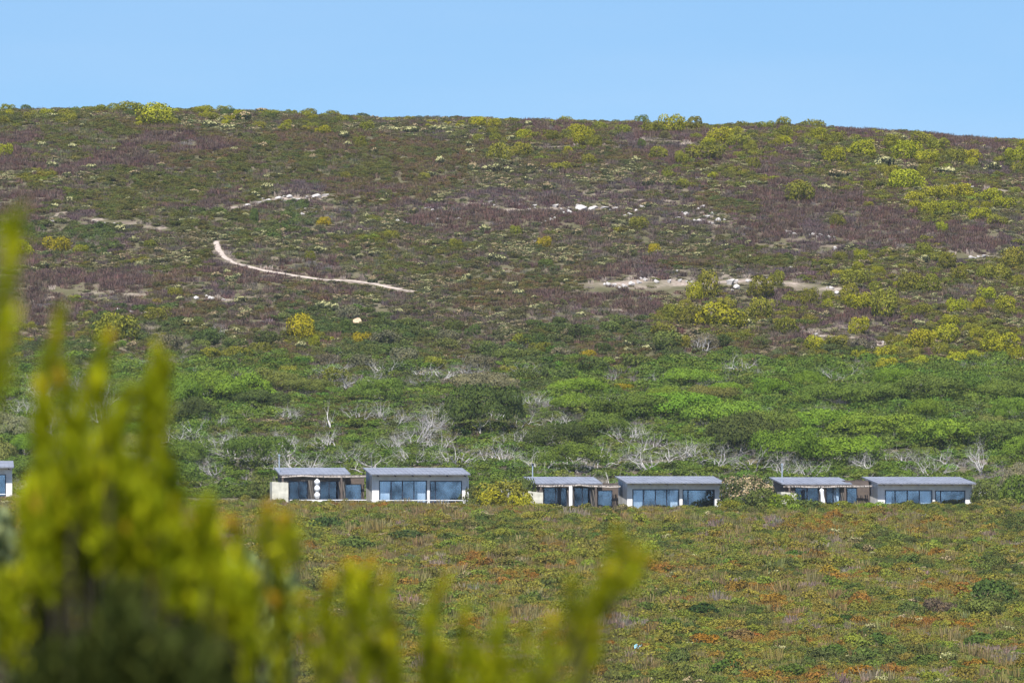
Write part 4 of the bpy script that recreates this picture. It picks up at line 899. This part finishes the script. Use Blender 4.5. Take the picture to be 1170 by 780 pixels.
# ------------------------------------------------------------------ out-of-focus plants close to the camera
M_fg = leaf_mat('young_yellow_leaves', 'object', None, .40, .6, (1.2, 1.0, .7))
M_fgtip = leaf_mat('orange_leaf_tips', 'rgb', (.52, .34, .03), .4, .35, (1.1, 1, .9))
M_fgstem = simple_mat('reddish_brown_stem', (.035, .026, .018), .8, .2, 20)
def shoot_leaves(r, pts, n, rad, L, Wd, tipfrac):
    """leaves set all round a shoot and pointing up along it; returns verts, faces, material index, tone"""
    pts = [Vector(p) for p in pts]; V = []; Fq = []; mi = []; tn = []
    seg = len(pts) - 1
    for k in range(n):
        u = (k + r.random()) / n; f = u * seg; i = min(int(f), seg - 1); p = pts[i].lerp(pts[i + 1], f - i); d = (pts[i + 1] - pts[i]).normalized()
        a = k * 2.4 + r.normal(0, .3); side = (Vector((math.cos(a), math.sin(a), 0)) - d * d.dot(Vector((math.cos(a), math.sin(a), 0)))).normalized()
        ang = r.uniform(.30, .80) * (1 - .45 * max(0, u - .8) / .2); dr = (d * math.cos(ang) + side * math.sin(ang)).normalized()
        l = L * r.uniform(.7, 1.2); w = Wd * r.uniform(.8, 1.2); t = d.cross(side).normalized(); p = p + side * rad * .15
        b = len(V); V += [tuple(p), tuple(p + dr * l * .5 - t * w * .5), tuple(p + dr * l + side * -l * .08), tuple(p + dr * l * .5 + t * w * .5)]
        Fq.append((b, b + 1, b + 2, b + 3)); mi.append(1 if (u > .86 and r.random() < tipfrac) else 0); tn.append(r.random())
    return V, Fq, mi, tn
def fore_plant(name, D, foot_px, shoots, color, label, leafL=.030, leafW=.009, tipfrac=.5, n_per_m=650, group=None):
    """shoots: list of polylines in photo pixels at distance D; every one is joined to the foot by its own branch"""
    r = np.random.default_rng(int(abs(foot_px) * 7 + D * 10)); s = D / F
    gx_ = px_at(foot_px, D); gz = float(height(gx_, D)); t = thing(name, (gx_, D, gz), 0, label, 'plant', group)
    V = []; Fq = []; mi = []; tn = []; st = MB()
    for sh in shoots:
        dy = r.uniform(-.12, .12)
        P = [Vector((px_at(x, D) - gx_, dy, (LEVEL - y) * s - gz)) for x, y in sh]
        # smooth
        Q = []
        for a, b in zip(P[:-1], P[1:]):
            for q in range(4): Q.append(a.lerp(b, q / 4) + Vector(r.normal(0, .0015, 3).tolist()))
        Q.append(P[-1]); ln = sum((b - a).length for a, b in zip(Q[:-1], Q[1:]))
        v, f, m_, t_ = shoot_leaves(r, Q, max(20, int(ln * n_per_m)), .01, leafL, leafW, tipfrac); b0 = len(V)
        V += v; Fq += [tuple(i + b0 for i in q) for q in f]; mi += m_; tn += t_
        st.tube(Q, np.linspace(.0025, .0012, len(Q)), 6)
        base = P[0]; foot = Vector((r.normal(0, .03), dy * .3, -.03)); mid = base.lerp(foot, .45) + Vector((r.normal(0, .02), 0, 0)) ; mid.x = base.x * .8 + foot.x * .2
        st.tube([foot, mid, base], [.005, .0028, .0022], 6)
    st.build('stem', [M_fgstem], t)
    me = raw_mesh('leaves', V, Fq, mi, tn, [M_fg, M_fgtip]); o = link('leaves', me, t); o.color = (*color, 1)
    return t
def fan(r, x0, y0, x1, y1, k, rise, sx=14, lean=0):
    """k neighbouring shoots whose tips run from (x0,y0) to (x1,y1)"""
    out = []
    for i in range(k):
        u = (i + .5) / k; x = x0 + (x1 - x0) * u + r.uniform(-sx, sx); y = y0 + (y1 - y0) * u + r.uniform(-18, 18); h = rise * r.uniform(.8, 1.25)
        bx = x + r.uniform(-18, 18) + lean; out.append([(bx, y + h), (bx * .5 + x * .5 + r.uniform(-6, 6), y + h * .5), (x, y)])
    return out
rf = np.random.default_rng(99)
YL = (.315, .365, .014); YD = (.29, .33, .016)
A_ = [[(-40, 470), (-14, 380), (0, 300), (4, 252)], [(-50, 520), (-34, 420), (-22, 330)], [(-30, 520), (4, 440), (14, 380)], [(-60, 560), (-30, 480), (-20, 420)]]
fore_plant('leafy_shrub', 5.2, -260, A_, YL, 'very blurred yellow-green branch reaching up at the very edge', .020, .006, .1, 900)
B_ = [[(60, 620), (72, 520), (92, 450), (112, 392)], [(30, 600), (36, 500), (44, 440), (60, 362)], [(150, 690), (152, 560), (158, 470), (172, 408)], [(175, 640), (178, 540), (182, 470), (186, 425)], [(110, 640), (118, 560), (130, 500), (146, 455)], [(88, 610), (90, 520), (84, 470), (78, 432)],
      [(205, 640), (200, 590), (190, 530)], [(130, 560), (124, 480), (118, 440)], [(60, 560), (56, 500), (50, 450)]]
B_ += fan(rf, 20, 575, 120, 540, 8, 120) + fan(rf, 110, 560, 240, 600, 12, 110) + fan(rf, 130, 610, 255, 650, 8, 80) + fan(rf, 30, 620, 130, 610, 6, 100) + fan(rf, -20, 660, 60, 680, 7, 90) + fan(rf, 235, 640, 300, 690, 6, 90) + fan(rf, 60, 500, 180, 520, 4, 80)
fore_plant('leafy_shrub', 7.2, 120, B_, YL, 'big blurred yellow-green shrub filling the lower corner of the view', .024, .0072, .10, 1000)
D_ = [[(330, 760), (322, 700), (318, 650), (322, 596)], [(318, 700), (312, 650), (300, 600)], [(345, 650), (336, 620), (330, 596)], [(300, 760), (290, 690), (276, 640), (268, 600)], [(322, 800), (320, 740), (318, 690)], [(300, 640), (300, 610), (306, 585)], [(270, 700), (262, 660), (256, 620)]]
fore_plant('young_shrub', 7.6, 320, D_, YD, 'blurred thin shoots with orange tips right of the big corner shrub', .019, .0065, .8, 1100)
E_ = [[(370, 790), (372, 720), (378, 672)], [(392, 780), (398, 700), (398, 650)], [(415, 800), (420, 720), (424, 650)], [(440, 780), (438, 720), (442, 668)], [(455, 800), (452, 760), (452, 722)], [(360, 760), (352, 720), (350, 690)], [(405, 720), (412, 690), (410, 660)], [(485, 800), (486, 740), (506, 668)], [(500, 800), (494, 750), (490, 712)], [(525, 810), (526, 760), (530, 705)], [(568, 800), (568, 750), (572, 705)], [(545, 820), (552, 780), (546, 740)], [(380, 800), (384, 740), (372, 700)]]
E_ += fan(rf, 480, 750, 585, 755, 3, 60) + fan(rf, 350, 720, 455, 720, 3, 60)
fore_plant('young_shrub', 7.4, 450, E_, YL, 'blurred row of short yellow-green shoots at the bottom edge', .019, .0062, .35, 1150)
G_ = [[(612, 800), (650, 740), (690, 700), (716, 668), (738, 640)], [(600, 800), (622, 750), (630, 712)], [(640, 760), (652, 710), (652, 668)], [(660, 730), (672, 690), (690, 655)], [(676, 712), (694, 660), (706, 616)], [(620, 800), (655, 770), (680, 720)], [(590, 810), (580, 770), (566, 730)], [(700, 690), (712, 660), (720, 630)], [(650, 790), (680, 750), (672, 700)], [(610, 800), (596, 760), (600, 726)]]
fore_plant('young_shrub', 6.6, 610, G_, YD, 'blurred sprig with several arms leaning over the field', .017, .0056, .12, 1300)
M_pale = M_fg
H_ = fan(rf, 250, 640, 345, 700, 13, 110, 10) + fan(rf, -10, 590, 40, 640, 6, 120, 10) 
fore_plant('grey_green_shrub', 15.0, 300, fan(rf, 262, 640, 330, 690, 16, 120, 10), (.20, .27, .12), 'paler grey-green shrub, less blurred, behind the thin shoots', .045, .022, 0, 260)
fore_plant('grey_green_shrub', 15.0, 10, fan(rf, -20, 580, 34, 640, 10, 140, 8), (.22, .27, .14), 'paler grey-green shrub, less blurred, behind the corner shrub', .045, .022, 0, 260)
fore_plant('dry_stalks', 9.0, 400, fan(rf, 360, 720, 450, 740, 9, 80, 10) + [[(395, 790), (415, 745), (418, 720)]], (.34, .25, .16), 'blurred dry brown stalks between the short shoots', .02, .004, .2, 300)
# added twigs and leaves, dark colour standing in for the shaded gap
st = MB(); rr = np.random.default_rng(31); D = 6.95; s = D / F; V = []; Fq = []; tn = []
fxx = px_at(125, D); fz = float(height(fxx, D)); t = thing('gap_shade_twigs', (fxx, D, fz), 0, 'added dark twigs and leaves painting the shaded gap in the blurred corner shrub', 'plant')
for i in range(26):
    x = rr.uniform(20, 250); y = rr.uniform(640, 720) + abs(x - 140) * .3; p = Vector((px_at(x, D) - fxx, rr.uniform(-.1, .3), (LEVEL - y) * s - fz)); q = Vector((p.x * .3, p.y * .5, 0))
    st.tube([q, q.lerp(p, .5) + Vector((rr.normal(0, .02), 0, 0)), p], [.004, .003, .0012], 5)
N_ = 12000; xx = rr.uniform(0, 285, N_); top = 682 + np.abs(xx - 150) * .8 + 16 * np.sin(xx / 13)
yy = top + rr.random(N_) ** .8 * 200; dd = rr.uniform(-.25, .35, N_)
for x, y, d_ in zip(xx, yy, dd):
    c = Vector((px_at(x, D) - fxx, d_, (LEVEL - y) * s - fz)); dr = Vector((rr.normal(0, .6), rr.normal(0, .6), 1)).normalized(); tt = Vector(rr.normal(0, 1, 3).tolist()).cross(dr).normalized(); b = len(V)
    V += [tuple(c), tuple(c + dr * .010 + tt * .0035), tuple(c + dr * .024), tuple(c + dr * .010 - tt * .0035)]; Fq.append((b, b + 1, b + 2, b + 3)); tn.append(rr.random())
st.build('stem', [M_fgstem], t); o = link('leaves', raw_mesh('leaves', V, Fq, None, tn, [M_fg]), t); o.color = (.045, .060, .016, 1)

# ------------------------------------------------------------------ labels: look first, then the landmark it stands at
LAND = [('in the gap between the first two pairs of chalets', 570, 560)]
def region(px, py):
    if py < np.interp(px, CX, CR) + 12: where = 'on the skyline'
    elif py < 185: where = 'under the ridge'
    elif py < 228: where = 'on the upper slope'
    elif py < 262: where = 'among white rocks'
    elif py < 300: where = 'above sandy track'
    elif py < 345: where = 'at sandy bands'
    elif py < 385: where = 'below sandy bands'
    elif py < 425: where = 'above the thicket'
    elif py < 470: where = 'atop the thicket'
    elif py < 510: where = 'in mid thicket'
    elif py < 572: where = 'behind the chalets'
    elif py < 625: where = 'in the far field'
    elif py < 690: where = 'in mid field'
    else: where = 'in the near field'
    return where
def above(px):
    for lim, t in ((300, 'the blurred shrub'), (430, 'the lumpy parasol'), (600, 'the first large chalet'), (700, 'the white pillar'), (830, 'the second large chalet'), (985, 'the leaning parasol'), (9999, 'the end chalet')):
        if px < lim: return t
ORD = ['first', 'second', 'third', 'fourth', 'fifth', 'sixth', 'seventh', 'eighth', 'ninth', 'tenth', 'eleventh', 'twelfth', 'thirteenth', 'fourteenth', 'fifteenth', 'sixteenth', 'seventeenth', 'eighteenth', 'nineteenth', 'twentieth']
cells = {}
for o, noun, px, py, w in REG:
    cells.setdefault((noun, region(px, py), above(px)), []).append((px, o, w))
for (noun, reg, ab), L_ in cells.items():
    L_.sort(key=lambda q: q[0]); pre = 'above ' if 'field' not in reg else 'in front of '
    for i, (px, o, w) in enumerate(L_):
        rel = 'below' if 'field' in reg else 'straight above'
        base = f'{noun} {reg}, {rel} {ab}'
        if len(L_) == 2: base = f'{("left" if i == 0 else "right")} one of two, {noun} {reg}, {rel} {ab}'
        if len(L_) > 2: base = f'{ORD[min(i, 19)]} {noun} from the left {reg}, {rel} {ab}'
        if len(base.split()) > 16: base = base.replace('straight above', 'above').replace('broad bright', 'bright')
        o['label'] = base
print('things', len([o for o in C.objects if o.parent is None]))
